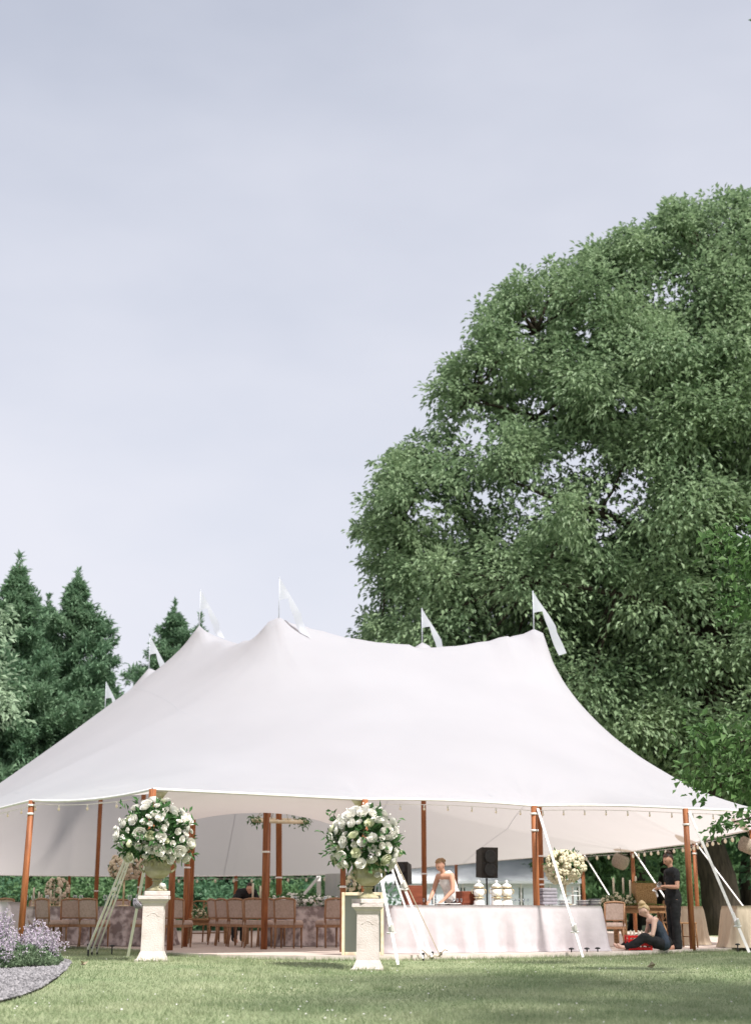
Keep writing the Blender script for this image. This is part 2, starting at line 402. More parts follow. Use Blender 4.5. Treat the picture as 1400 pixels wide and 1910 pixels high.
# floor of the tent: one slab with its real outline
fl_out = [(-6.9, 31.6), (-5.4, 29.6), (-4.6, 28.4), (-3.5, 25.95), (-2.55, 24.9), (-1.1, 24.25), (-0.2, 24.2), (1.33, 24.85), (4.27, 26.6), (7.4, 29.6), (9.3, 32.0), (8.6, 50), (-14, 52), (-13, 38)]
mb = MB()
n = len(fl_out)
mb.add([(x, y, 0) for x, y in fl_out] + [(x, y, -0.16) for x, y in fl_out], [tuple(range(n))[::-1][::-1]])
fo = mb.build('tent_floor', m_floor)
fo['kind'] = 'structure'; fo['label'] = 'pale pinkish carpeted floor laid under the tent'
mb = MB()
for i in range(n):
    a, b = Vector((*fl_out[i], 0)), Vector((*fl_out[(i + 1) % n], 0))
    d = (b - a); ang = math.atan2(d.y, d.x)
    mb.box(((a.x + b.x) / 2, (a.y + b.y) / 2, -0.07), (d.length, 0.06, 0.15), (0, 0, ang))
mb.build('floor_edge', m_floor_edge, fo)

# gravel bed at the left and a gravel drive far behind
def on_ground(px, py, z=-.12):
    t_ = math.tan(math.atan((py - 955.0) / FPX) - PITCH); Yq = (CAM_Z - z) / t_; return (xat(px, Yq, z), Yq)
bed_out = [on_ground(*q) for q in ((118, 1802), (128, 1806), (132, 1812), (126, 1820), (108, 1831), (80, 1843), (45, 1855), (10, 1864), (-30, 1872))] + [(-6, 13.6), (-9, 15), (-9, 21), (-6, 22.4), (-4.7, 22.0)]
bed_in = lambda x, y: (-9 < x) and (y < 22.3)
bm = bmesh.new()
vs = [bm.verts.new((x, y, G(x, y) + 0.006)) for x, y in bed_out]
f = bm.faces.new(vs); bmesh.ops.triangulate(bm, faces=[f])
for _ in range(4): bmesh.ops.subdivide_edges(bm, edges=[e for e in bm.edges if e.calc_length() > 0.5], cuts=1); bmesh.ops.triangulate(bm, faces=bm.faces[:])
for v in bm.verts: v.co.z = G(v.co.x, v.co.y) + 0.03
me = bpy.data.meshes.new('gravel_bed'); bm.to_mesh(me); bm.free()
struct('gravel_bed', me, m_gravel, 'grey gravel garden bed beside the catmint')
_bp = np.array(bed_out)
def inside(poly, x, y):
    c = np.zeros(np.shape(x), bool); j = len(poly) - 1
    for i in range(len(poly)):
        xi, yi = poly[i]; xj, yj = poly[j]
        hit = ((yi > y) != (yj > y)) & (x < (xj - xi) * (y - yi) / (yj - yi + 1e-12) + xi)
        c ^= hit; j = i
    return c
bx, by = RNG.uniform(-6.2, -3.4, 9000), RNG.uniform(13.8, 22, 9000)
k = inside(bed_out, bx, by); bx, by = bx[k], by[k]
oct_v = np.array([(1, 0, 0), (0, 1, 0), (-1, 0, 0), (0, -1, 0), (0, 0, .7), (0, 0, -.7)], float)
oct_f = np.array([(0, 1, 4), (1, 2, 4), (2, 3, 4), (3, 0, 4), (1, 0, 5), (2, 1, 5), (3, 2, 5), (0, 3, 5)])
sz = RNG.uniform(0.012, 0.035, (len(bx), 1, 3))
V = oct_v[None] * sz + np.stack([bx, by, gz(bx, by) + 0.035], -1)[:, None]
F = (oct_f[None] + 6 * np.arange(len(bx))[:, None, None]).reshape(-1, 3)
o = obj('gravel', np_mesh('gravel', V.reshape(-1, 3), F), m_pebble); o['kind'] = 'stuff'; o['label'] = 'loose grey stones covering the garden bed'

drv = [(5, 60.0), (60, 57), (60, 64), (5, 67)]
mb = MB(); mb.add([(x, y, G(x, y) + 0.05) for x, y in drv], [(0, 1, 2, 3)])
struct('gravel_drive', mb.mesh('gravel_drive'), m_gravel, 'pale gravel drive behind the trees')

# grass blades on the part of the lawn the photograph is near to
nb = 170000
yb = 11.3 + (29.5 - 11.3) * RNG.uniform(0, 1, nb) ** 1.15
xb = RNG.uniform(-1, 1, nb) * (yb * 0.275 + 0.6)
kk = ~inside(fl_out, xb, yb) & ~inside(bed_out, xb, yb)
xb, yb = xb[kk], yb[kk]; nb = len(xb)
zb = gz(xb, yb)
h = RNG.uniform(0.015, 0.04, nb) * (0.7 + 0.6 * (np.sin(xb * 1.3 + yb * .7) * np.sin(yb * .9 - xb * .5) * .5 + .5))
ang = RNG.uniform(0, 2 * PI, nb); wb = RNG.uniform(0.004, 0.008, nb)
lean = RNG.normal(0, 0.018, (nb, 2))
V = np.empty((nb, 3, 3))
V[:, 0] = np.stack([xb - np.cos(ang) * wb, yb - np.sin(ang) * wb, zb - .004], -1)
V[:, 1] = np.stack([xb + np.cos(ang) * wb, yb + np.sin(ang) * wb, zb - .004], -1)
V[:, 2] = np.stack([xb + lean[:, 0], yb + lean[:, 1], zb + h], -1)
o = obj('grass', np_mesh('grass', V.reshape(-1, 3), np.arange(nb * 3).reshape(-1, 3)), m_blade); o['kind'] = 'stuff'; o['label'] = 'short grass blades of the lawn'
tx, ty = [], []
for cx_, cy_, rr_, k_ in ((xat(284, 22.25), 22.25, .25, 900), (xat(686, 21.85), 21.85, .25, 900)):
    t_ = RNG.uniform(0, 2 * PI, k_); q_ = np.maximum(np.abs(np.cos(t_)), np.abs(np.sin(t_))); tx.append(cx_ + np.cos(t_) / q_ * rr_ + RNG.normal(0, .03, k_)); ty.append(cy_ + np.sin(t_) / q_ * rr_ + RNG.normal(0, .03, k_))
for (xa, ya), (xb_, yb_) in zip(fl_out[:9], fl_out[1:10]):
    k_ = int(350 * math.hypot(xb_ - xa, yb_ - ya)); t_ = RNG.uniform(0, 1, k_); tx.append(xa + (xb_ - xa) * t_ + RNG.normal(0, .03, k_)); ty.append(ya + (yb_ - ya) * t_ - .06 - np.abs(RNG.normal(0, .05, k_)))
for k_ in range(70):
    yq = 12.5 + 13 * RNG.uniform(); xq = RNG.uniform(-1, 1) * yq * .26
    if not inside(bed_out, xq, yq): tx.append(xq + RNG.normal(0, .06, 60)); ty.append(yq + RNG.normal(0, .05, 60))
tx, ty = np.concatenate(tx), np.concatenate(ty); nt_ = len(tx); tz = gz(tx, ty); th_ = RNG.uniform(.03, .085, nt_); ta = RNG.uniform(0, 2 * PI, nt_); tw_ = RNG.uniform(.003, .006, nt_); tn = RNG.normal(0, .025, (nt_, 2))
V = np.stack([np.stack([tx - np.cos(ta) * tw_, ty - np.sin(ta) * tw_, tz - .004], -1), np.stack([tx + np.cos(ta) * tw_, ty + np.sin(ta) * tw_, tz - .004], -1), np.stack([tx + tn[:, 0], ty + tn[:, 1], tz + th_], -1)], 1)
o = obj('grass_tufts', np_mesh('grass_tufts', V.reshape(-1, 3), np.arange(nt_ * 3).reshape(-1, 3)), m_blade); o['kind'] = 'stuff'; o['label'] = 'longer grass tufts left by the mower'
# white clover heads and dry bits in the grass
nc = 170
yc_ = 12 + 13 * RNG.uniform(0, 1, nc) ** 1.2; xc_ = RNG.uniform(-1, 1, nc) * yc_ * .26
kk = ~inside(fl_out, xc_, yc_) & ~inside(bed_out, xc_, yc_); xc_, yc_ = xc_[kk], yc_[kk]
V = oct_v[None] * RNG.uniform(.005, .011, (len(xc_), 1, 1)) + np.stack([xc_, yc_, gz(xc_, yc_) + .035], -1)[:, None]
F = (oct_f[None] + 6 * np.arange(len(xc_))[:, None, None]).reshape(-1, 3)
o = obj('clover', np_mesh('clover', V.reshape(-1, 3), F), m_white); o['kind'] = 'stuff'; o['label'] = 'small white clover heads scattered in the lawn'
for px, py, lb in ((148, 1822, 'dry pale leaf on the lawn beside the gravel bed'), (1205, 1816, 'curled dry leaf on the shaded lawn before the seated person'), (1160, 1862, None)):
    if lb is None: continue
    Yl = 20.5 if px < 400 else 21.5
    x = xat(px, Yl); mb = MB()
    V_, F_ = leaf_quads(np.array([(0, 0, 0.0), (.03, .02, 0.01)]), np.array([(1, .3, .25), (.5, -1, .3)]), .13, .5)
    mb.add(V_, F_.tolist())
    o = mb.build('dry_leaf', m_rope, None, (x, Yl, G(x, Yl) + .04)); tag(o, lb, 'leaf')

# ---------------------------------------------------------------- the sailcloth tent
tent = thing('sailcloth_tent', 'large white sailcloth tent with peaked roof, pennants and wooden poles', 'tent', (0, 26, 0))
TO = Vector((0, 26, 0))
def tl(p): return Vector(p) - TO          # world point into the tent's own frame
pA, pB, pC_, pD = at(285, 1472, 23.0), at(680, 1491, 25.0), at(995, 1503, 26.8), at(1277, 1508, 28.1)
p60 = at(60, 1493, 25.9)
pE = Vector((8.9, 29.8, 2.5)); pF = at(1400, 1548, 35.0); pG = at(1293, 1573, 42.0); pH = at(1178, 1588, 48.0); pI = at(1085, 1594, 50.7)
pJ = at(850, 1613, 52.0); pK = at(690, 1629, 53); pK2 = at(440, 1634, 53); pK3 = at(130, 1634, 53); pM = at(-75, 1630, 52)
pN = Vector((-13.4, 45.5, 2.1)); pO = Vector((-11.6, 37.5, 2.3)); pQ = Vector((-8.7, 30.6, 2.45))
def span(a, b, n, sag=0.05, pull=0.10, inward=None):
    """eave edge between two poles: slightly arched and pulled in"""
    pts = []
    for i in range(n):
        t = i / n; q = a.lerp(b, t); s = 4 * t * (1 - t)
        q = q + Vector((0, 0, sag * s))
        if inward is not None: q = q + (inward - q).normalized() * pull * s
        pts.append(q)
    return pts
cen = Vector((-3, 38, 2.4))
front = span(pA, pB, 18, 0.0, 0.0) + span(pB, pC_, 18, .05, .12, cen) + span(pC_, pD, 18, .04, .12, cen) + span(pD, pE, 18, .03, .12, cen)
right = span(pE, pF, 18, .02, .1, cen) + span(pF, pG, 18, .0, .1, cen) + span(pG, pH, 18, .0, .1, cen) + span(pH, pI, 14, .02, .05, cen)
far = span(pI, pJ, 12, .03, .1, cen) + span(pJ, pK, 12, .02, .1, cen) + span(pK, pK2, 14, -.02, .1, cen) + span(pK2, pK3, 18, -.02, .1, cen) + span(pK3, pM, 16, -.02, .1, cen)
left = span(pM, pN, 17, 0, .1, cen) + span(pN, pO, 17, 0, .1, cen) + span(pO, pQ, 17, 0, .1, cen) + span(pQ, p60, 8, .03, .1, cen) + span(p60, pA, 9, -.07, .05, cen)
nU, nV = len(front), len(right)
def resample(pts, end, m):
    P = np.array([tuple(p) for p in pts] + [tuple(end)]); s = np.r_[0, np.cumsum(np.linalg.norm(np.diff(P, axis=0), axis=1))]
    t = np.linspace(0, s[-1], m + 1); return np.stack([np.interp(t, s, P[:, i]) for i in range(3)], 1)
def exact(pts, end): return np.array([tuple(p) for p in pts] + [tuple(end)])
Bf = exact(front, pE); Br = exact(right, pI); Bk = exact(far, pM)[::-1]; Bl = exact(left, pA)[::-1]
assert len(Bk) == nU + 1 and len(Bl) == nV + 1, (len(Bf), len(Br), len(Bk), len(Bl))
u = np.linspace(0, 1, nU + 1)[:, None, None]; v = np.linspace(0, 1, nV + 1)[None, :, None]
R_ = ((1 - v) * Bf[:, None] + v * Bk[:, None] + (1 - u) * Bl[None] + u * Br[None]
      - ((1 - u) * (1 - v) * Bf[0] + u * (1 - v) * Bf[-1] + (1 - u) * v * Bk[0] + u * v * Bk[-1]))
peaks_L = [at(520, 1151, 33.6), at(372, 1166, 38.2), at(278, 1246, 43.5), at(196, 1326, 48.5)]
peaks_R = [at(995, 1173, 35.6), at(787, 1198, 40.0), Vector((-0.6, 44.6, 7.4)), Vector((-3.45, 48.4, 6.6))]
fixed = {}
def snap(p, keep=True):
    d = (R_[1:-1, 1:-1, 0] - p[0]) ** 2 + (R_[1:-1, 1:-1, 1] - p[1]) ** 2
    i, j = np.unravel_index(np.argmin(d), d.shape); i += 1; j += 1
    if keep and (i, j) not in fixed: R_[i, j, :2] = (p[0], p[1])
    return i, j
ridges = []
def ridge(a, b, sag):
    ln = (b - a).length; m = max(4, int(ln / 0.16))
    for q in range(m + 1):
        t = q / m; p = a.lerp(b, t); p.z -= 4 * t * (1 - t) * sag
        i, j = snap(p, keep=(q in (0, m)))
        if (i, j) not in fixed or q in (0, m): fixed[(i, j)] = p.z
for p in peaks_L + peaks_R:
    i, j = snap(p); fixed[(i, j)] = p.z
ridge(peaks_L[0], peaks_R[0], .56)
for k in range(1, 4): ridge(peaks_L[k], peaks_R[k], .9)
for P_ in (peaks_L, peaks_R):
    for k in range(3): ridge(P_[k], P_[k + 1], .55)
for p in peaks_L + peaks_R:       # blunt canvas caps over the pole tops
    dd = np.hypot(R_[..., 0] - p.x, R_[..., 1] - p.y)
    for i, j in zip(*np.where(dd < .30)): fixed[(i, j)] = min(p.z, p.z - .14 * max(0, dd[i, j] - .05) / .25)
fm = np.zeros(R_.shape[:2], bool); fv = np.zeros(R_.shape[:2])
for (i, j), z in fixed.items(): fm[i, j] = True; fv[i, j] = z
fm[0], fm[-1], fm[:, 0], fm[:, -1] = True, True, True, True
fv[0], fv[-1], fv[:, 0], fv[:, -1] = R_[0, :, 2], R_[-1, :, 2], R_[:, 0, 2], R_[:, -1, 2]
z = np.where(fm, fv, 4.5)
# edge weights 1/length so that the sheet is a taut membrane
xy = R_[..., :2]
wu = 1 / (np.linalg.norm(np.diff(xy, axis=0), axis=-1) + .02); wv = 1 / (np.linalg.norm(np.diff(xy, axis=1), axis=-1) + .02)
lu = wu; lv = wv
for it in range(2600):
    s = np.zeros_like(z); ws = np.zeros_like(z)
    s[1:] += lu * z[:-1]; ws[1:] += lu; s[:-1] += lu * z[1:]; ws[:-1] += lu
    s[:, 1:] += lv * z[:, :-1]; ws[:, 1:] += lv; s[:, :-1] += lv * z[:, 1:]; ws[:, :-1] += lv
    z = np.where(fm, fv, z + 1.0 * (s / ws - z))
R_[..., 2] = z
def upsample(A, k):
    for ax in (0, 1):
        n_ = A.shape[ax]; t = np.linspace(0, n_ - 1, (n_ - 1) * k + 1); i0 = np.minimum(t.astype(int), n_ - 2); f = t - i0
        f = f.reshape((-1, 1, 1) if ax == 0 else (1, -1, 1)); A = np.take(A, i0, ax) * (1 - f) + np.take(A, i0 + 1, ax) * f
    return A
R_ = upsample(R_, 3); nU *= 3; nV *= 3
# tension wrinkles that fan out from the poles and the peaks
inner_ = np.ones(R_.shape[:2]); inner_[0] = inner_[-1] = 0; inner_[:, 0] = inner_[:, -1] = 0
for q, (p, A, k_, D) in enumerate([(p, .020, 13, 1.2) for p in (pA, pB, pC_, pD, pE, p60, pF, pG, pH, pI, pQ, pO)] + [(p, .014, 17, 1.1) for p in peaks_L + peaks_R]):
    dx, dy = R_[..., 0] - p.x, R_[..., 1] - p.y; dd = np.hypot(dx, dy); th = np.arctan2(dy, dx)
    R_[..., 2] += inner_ * A * np.minimum(1, dd / .5) * np.exp(-dd / D) * np.sin(k_ * th + q * 1.7 + .8 * np.sin(3 * th + q))
Vr = R_.reshape(-1, 3)
jj = (np.arange(nU)[:, None] * (nV + 1) + np.arange(nV)[None]).reshape(-1)
Fr = np.stack([jj, jj + nV + 1, jj + nV + 2, jj + 1], 1)
roof_bvh = BVHTree.FromPolygons([Vector(p) for p in Vr], Fr.tolist())
def roof_z(x, y, default=2.5):
    h = roof_bvh.ray_cast(Vector((x, y, 30)), Vector((0, 0, -1)))
    return h[0].z if h[0] is not None else default
canopy = obj('canopy', np_mesh('canopy', Vr - np.array(TO), Fr, True), m_canvas, tent)
# lapped seams between the cloth panels
mb = MB()
for i in range(14, nU, 42):
    ln = R_[i]; tg = np.gradient(ln, axis=0)[:, :2]; nn = unit(np.stack([-tg[:, 1], tg[:, 0]], 1)) * .011
    for s_ in (-.004,):
        vs = []
        for q in range(0, nV + 1, 2): vs += [tl((ln[q, 0] - nn[q, 0], ln[q, 1] - nn[q, 1], ln[q, 2] + s_)), tl((ln[q, 0] + nn[q, 0], ln[q, 1] + nn[q, 1], ln[q, 2] + s_))]
        m_ = len(vs) // 2; mb.add(vs, [(2 * q, 2 * q + 1, 2 * q + 3, 2 * q + 2) for q in range(m_ - 1)], True)
so = mb.build('seams', m_seam, tent); so['kind'] = 'stuff'
# hem: a rolled edge along the eaves
mb = MB()
loop = [Vector(p) for p in np.vstack([Bf[:-1], Br[:-1], Bk[::-1][:-1], Bl[::-1][:-1]])]
mb.tube([tl(p) for p in loop + [loop[0]]], 0.022, 6, cap=False)
mb.build('hem', m_white, tent)

# awning sheet between the front eave and the inner pole line
pi1, pi2, pi3 = at(352, 1529, 30.0), at(497, 1514, 28.1), at(640, 1543, 26.4)
inner = []
for i in range(25):
    t = i / 24; px = 318 + t * (668 - 318)
    py = np.interp(px, [318, 352, 400, 440, 497, 540, 590, 640, 668], [1540, 1529, 1520, 1515.5, 1514, 1517, 1527, 1543, 1555])
    Yd = np.interp(px, [318, 352, 497, 640, 668], [30.6, 30, 28.1, 26.4, 26.0])
    inner.append(at(px, py, Yd))
rows = 8
vs, fs = [], []
for r in range(rows + 1):
    for i in range(25):
        a = pA.lerp(pB, i / 24); q = a.lerp(inner[i], r / rows)
        q.z -= 0.06 * math.sin(PI * r / rows) + 0.02
        vs.append(tl(q))
for r in range(rows):
    for i in range(24):
        k = r * 25 + i; fs.append((k, k + 1, k + 26, k + 25))
MB().add(vs, fs, True).build('awning', m_awning, tent)

# poles
def bandz(mb, x, y, z, r): mb.lathe([(r + .004, z - .018), (r + .014, z - .012), (r + .014, z + .012), (r + .004, z + .018)], 12, (x, y, 0))
def pole(top, bands, r=0.056, foot=0.0, name='side_pole', lean=(0, 0)):
    mb = MB(); b = Vector((top.x + lean[0], top.y + lean[1], foot))
    mb.tube([tl(b), tl(b.lerp(top, .5)), tl(top)], [r, r, r * .96], 14)
    p = mb.build(name, m_pole, tent)
    for zz in bands:
        mb = MB(); t = (zz - foot) / (top.z - foot); q = tl(b.lerp(top, t)); bandz(mb, q.x, q.y, q.z - 0, r)
        mb.build('strap_band', m_white, p)
    return p
def zpx(py, Y): return at(700, py, Y).z
pole(pA, [], .06, G(pA.x, pA.y))
pole(pB, [], .06, G(pB.x, pB.y))
pole(pC_, [zpx(1549, 26.8), zpx(1518, 26.8)], .058, -0.02)
pole(pD, [zpx(1538, 28.1)], .056, -0.02)
pole(p60, [zpx(1502, 25.9), zpx(1518, 25.9)], .056, G(p60.x, p60.y), lean=(-.06, 0))
pole(pi1, [zpx(1617, 29.5)], .058)
pole(pi2, [zpx(1589, 28.1)], .062)
pole(pi3, [zpx(1655, 27)], .05)
p320 = at(325, 1535, 27.4); pole(p320, [], .058)
pole(pF, [zpx(1600, 35)], .055, -.1); pole(pG, [zpx(1592, 42)], .055, -.1); pole(pH, [], .06, -.1); pole(pI, [], .06, -.1)
pole(pJ, [], .055, -.1); pole(pK, [], .055, -.1); pole(pK2, [zpx(1642, 53)], .07, -.1); pole(pK3, [], .055, -.1)
pole(pE, [], .056, -.05); pole(pQ, [], .056, -.05); pole(pO, [], .056, -.1); pole(pN, [], .056, -.1)
for p, bd in zip(peaks_L + peaks_R, [[(1637,)], [], [(1655,)], [(1497,), (1662,)], [(1597,), (1640,), (1650,)], [(1630,)], [], []]):
    pole(Vector((p.x, p.y, p.z - .22)), [zpx(b[0], p.y) for b in bd], .068, 0.0, 'centre_pole', lean=(.13, 0) if p is peaks_L[0] else (0, 0))

# dark reinforcing patches under the eave at the poles
def patch(p, inward, rad=0.95):
    d = Vector((inward.x - p.x, inward.y - p.y, 0)).normalized(); s = Vector((-d.y, d.x, 0))
    vs, fs = [], []
    for r in range(5):
        for k in range(11):
            a = PI * (k / 10 - .5); q = Vector(p) + d * (rad * r / 4 * math.cos(a) * .8 + .05) + s * (rad * r / 4 * math.sin(a))
            q.z = roof_z(q.x, q.y, p.z + .02) - 0.025
            vs.append(tl(q))
    for r in range(4):
        for k in range(10): i = r * 11 + k; fs.append((i, i + 1, i + 12, i + 11))
    MB().add(vs, fs, True).build('reinforcing_patch', m_patch, tent)
for p, rr in ((pG, .55), (pH, .6), (pI, .6), (pF, .5)): patch(p, cen, rr)
# the olive corner gussets of the front edge
dAB = (pB - pA).normalized()
for p, s in ((pA, 1), (pB, -1)):
    q = [p + Vector((0, 0, -.03)), p + dAB * s * .26 + Vector((0, -.01, -.025)), p + dAB * s * .10 + Vector((0, .12, -.19)), p + Vector((0, .10, -.15))]
    mb = MB(); mb.add([tl(x) for x in q] + [tl(x + Vector((0, .012, 0))) for x in q], [(0, 1, 2, 3), (7, 6, 5, 4), (0, 4, 5, 1), (1, 5, 6, 2), (2, 6, 7, 3), (3, 7, 4, 0)])
    mb.build('corner_gusset', m_urn, tent)

# pennants on the peaks
def pennant(p, s):
    mb = MB(); mb.tube([tl(p - Vector((0, 0, .1))), tl(p + Vector((0, 0, .93 * s)))], .015, 8); mb.sphere(tl(p + Vector((0, 0, .94 * s))), .022)
    st = mb.build('flagstaff', m_flag, tent)
    # outline in photograph pixels from the staff foot, right and up, 76 px to the metre
    up_edge = [(2, 70), (9, 57), (18, 42), (28, 24), (40, 4), (42, -8), (52, -30), (58, -48)]
    lo_edge = [(0, 31), (8, 32), (16, 32), (20, 16), (27, -2), (31, -16), (36, -32), (44, -52)]
    vs = []
    for i, (a, b) in enumerate(zip(up_edge, lo_edge)):
        for j in range(4):
            t = j / 3; x = a[0] * (1 - t) + b[0] * t; zz = a[1] * (1 - t) + b[1] * t
            yy = -0.03 * x / 10 + .05 * math.sin(x * .16 + t * 2)
            vs.append((x / 76 * s, yy * s, zz / 76 * s))
    q = []
    for x, y_, zz in vs:
        W = p + Vector((x, y_, zz)); rz = roof_z(W.x, W.y, -9) + .03
        if W.z < rz: W.z = rz
        q.append(tl(W))
    fs = [(i * 4 + j, i * 4 + j + 1, i * 4 + j + 5, i * 4 + j + 4) for i in range(7) for j in range(3)]
    MB().add(q, fs, True).build('pennant', m_flag, st)
for p in peaks_L: pennant(p, 1.0)
for p in peaks_R[:2]: pennant(p, 1.0)

# guy straps
def strap(a, b, wdt=.026, mid=None, ratchet=None, m=m_white, peg=True, knot=None):
    mb = MB(); pts = [a, b] if mid is None else [a, mid, b]
    mb.tube([tl(q) for q in pts], wdt, 4, flat=.35, smooth=False)
    o = mb.build('guy_strap', m, tent)
    if ratchet is not None:
        c = a.lerp(b, ratchet); mb = MB(); d = (b - a).normalized()
        ry = math.atan2(d.x, -d.z)
        mb.box(tl(c), (.085, .07, .10), (0, -ry, 0), bevel=.012).box(tl(c + Vector((.015, -.05, .03))), (.05, .05, .12), (0.3, -ry, 0), bevel=.01)
        mb.box(tl(c - d * .12), (.065, .035, .16), (0, -ry, 0), bevel=.012).tube([tl(c + Vector((-.07, -.03, -.05))), tl(c + Vector((.07, -.03, -.05)))], .014, 6)
        mb.build('ratchet', m_white if knot is None else m_rope, o)
    if knot:
        c = a.lerp(b, knot); mb = MB()
        for k in range(5): mb.tube([tl(c + Vector((.06 * math.cos(t_ * .7 + k), -.03 + .03 * math.sin(t_ * 1.1 + k), .07 * math.sin(t_ * .7 + k * .5)))) for t_ in range(9)], .014, 5)
        mb.build('knot', m_greylinen, o)
    if peg:
        mb = MB(); gzv = G(b.x, b.y); mb.tube([tl((b.x, b.y + .02, gzv - .08)), tl((b.x + .005, b.y + .02, max(b.z, gzv) + .07))], .016, 8)
        mb.sphere(tl((b.x, b.y + .02, max(b.z, gzv) + .075)), (.026, .026, .014), 8, 5)
        mb.build('stake', m_black, o)
    return o
def gnd(px, Y, lift=0.03):
    x = xat(px, Y); return Vector((x, Y, G(x, Y) + lift))
topA = pA + Vector((0, -.03, -.06)); topB = pB + Vector((.03, -.03, -.06))
strap(topA, gnd(164, 25.2, .12), ratchet=None)
strap(topA + Vector((.03, 0, .0)), gnd(171, 25.8, .06), .021)
strap(topA + Vector((.0, .05, -.05)), gnd(181, 26.0, .05), .018)
strap(topA + Vector((.05, -.02, -.3)), gnd(239, 24.6, .02), .03, knot=.62, peg=False)
strap(topB, gnd(742, 22.9, .02), .032, ratchet=.80, peg=False)
strap(topB + Vector((.04, .05, 0)), gnd(789, 24.3, .04), .022, ratchet=None)
strap(topB + Vector((.06, .08, 0)), gnd(806, 24.6, .05), .03, ratchet=.55)
strap(topB + Vector((.06, .12, -.05)), gnd(822, 24.7, .04), .018, m=m_rope)
strap(pC_ + Vector((.06, -.05, -.05)), gnd(1086, 25.6, .02), .032, ratchet=.82, peg=False)
strap(pD + Vector((.06, -.05, -.06)), gnd(1396, 27.6, .02), .036, ratchet=.80, peg=False)
strap(pG + Vector((.05, -.05, 0)), at(1392, 1700, 40.5), .03, peg=False)
strap(pH + Vector((.05, -.05, 0)), at(1255, 1698, 46.5), .035, peg=False)
strap(pI + Vector((.05, -.05, 0)), at(1143, 1682, 49.5), .03, peg=False)
strap(at(594, 1636, 53), at(548, 1690, 52.0), .08, peg=False); strap(at(594, 1634, 53.1), at(595, 1700, 53.1), .11, peg=False)
# loose tan rope ends where the straps by the right pedestal are pegged
for px, Y, s in ((800, 24.5, 1), (816, 24.7, -1)):
    c = gnd(px, Y, .05); mb = MB()
    mb.tube([tl(c + Vector((s * (-.16 + .05 * t), -.04 * math.sin(t * .9), .10 - .02 * t + .035 * math.sin(t * 1.4)))) for t in range(7)], .009, 5)
    mb.build('rope_end', m_rope, tent)

# far side curtain hanging at the back
mb = MB(); a, b = at(606, 1630, 52.6), at(668, 1628, 52.0); vs = []
for i in range(17):
    t = i / 16; q = a.lerp(b, t); fo_ = .05 * math.sin(t * 22)
    vs += [tl(q + Vector((0, fo_, 0))), tl((q.x, q.y + fo_ * 1.4, -.05))]
mb.add(vs, [(2 * i, 2 * i + 2, 2 * i + 3, 2 * i + 1) for i in range(16)], True); mb.build('side_curtain', m_canvas, tent)

# string lights under the eaves
def string_lights(pts, nb, label, r=.019, sag=.0):
    o = thing('string_lights', label, 'string lights', pts[0]); P0 = Vector(pts[0])
    mb = MB(); mb.tube([Vector(p) - P0 for p in pts], .006, 5); mb.build('cable', m_white, o)
    S = np.array([tuple(p) for p in pts]); s = np.r_[0, np.cumsum(np.linalg.norm(np.diff(S, axis=0), axis=1))]
    t = np.linspace(s[-1] / nb / 2, s[-1] - s[-1] / nb / 2, nb)
    b = MB().sphere((0, 0, -.075), (r, r, r * 1.35), 8, 6).mesh('bulb'); b.materials.append(m_bulb)
    k = MB().tube([(0, 0, 0), (0, 0, -.05)], .014, 6).mesh('socket'); k.materials.append(m_white)
    for q in t:
        c = Vector([np.interp(q, s, S[:, i]) for i in range(3)]) - P0
        bo = obj('bulb', b, None, o, c); obj('socket', k, None, bo)
dn = Vector((0, 0.25, -.07))
string_lights([p + dn for p in front[18:36]] + [pC_ + dn], 7, 'string of white bulbs under the eave above the linen covered bar')
string_lights([p + dn for p in front[36:54]] + [pD + dn], 7, 'string of white bulbs under the eave above the seated person')
string_lights([p + dn for p in front[54:72]], 6, 'string of bulbs under the eave over the tan draped table')
dr = Vector((-.15, 0, -.10))
string_lights([p + dr for p in right[20:54]], 17, 'string of amber bulbs along the far right eave beside the woods', .04)
string_lights([p + dr for p in right[54:68]] , 4, 'short string of amber bulbs over the cream hydrangea arrangement', .045)
string_lights([p + Vector((0, -.2, -.1)) for p in far[24:52]], 14, 'string of amber bulbs along the rear eave before the green hedge', .045)
string_lights([p + Vector((0.1, .2, -.05)) for p in left[51 + 0:59]] + [p60 + Vector((.1, .2, -.05))] + [p + Vector((.1, .2, -.05)) for p in left[60:67]], 9, 'string of white bulbs under the eave at the leaning left pole', .022)
# ---------------------------------------------------------------- trees
def crown_obj(name, parent, parts, m):
    """parts: list of (V,F) leaf arrays joined into one mesh"""
    Vs, Fs, k = [], [], 0
    for V_, F_ in parts: Vs.append(V_); Fs.append(F_ + k); k += len(V_)
    o = obj(name, np_mesh(name, np.vstack(Vs), np.vstack(Fs)), m, parent)
    return o
def limb_path(a, b, sag=0.0, n=6, wob=0.25):
    a, b = Vector(a), Vector(b); pts = []
    ctrl = a.lerp(b, .45) + Vector((0, 0, -sag)); ln = (b - a).length
    for i in range(n + 1):
        t = i / n; p = a * (1 - t) ** 2 + ctrl * 2 * t * (1 - t) + b * t * t
        if 0 < i < n: p += Vector((random.uniform(-1, 1), random.uniform(-1, 1), random.uniform(-1, 1))) * wob * ln * .06
        pts.append(p)
    return pts

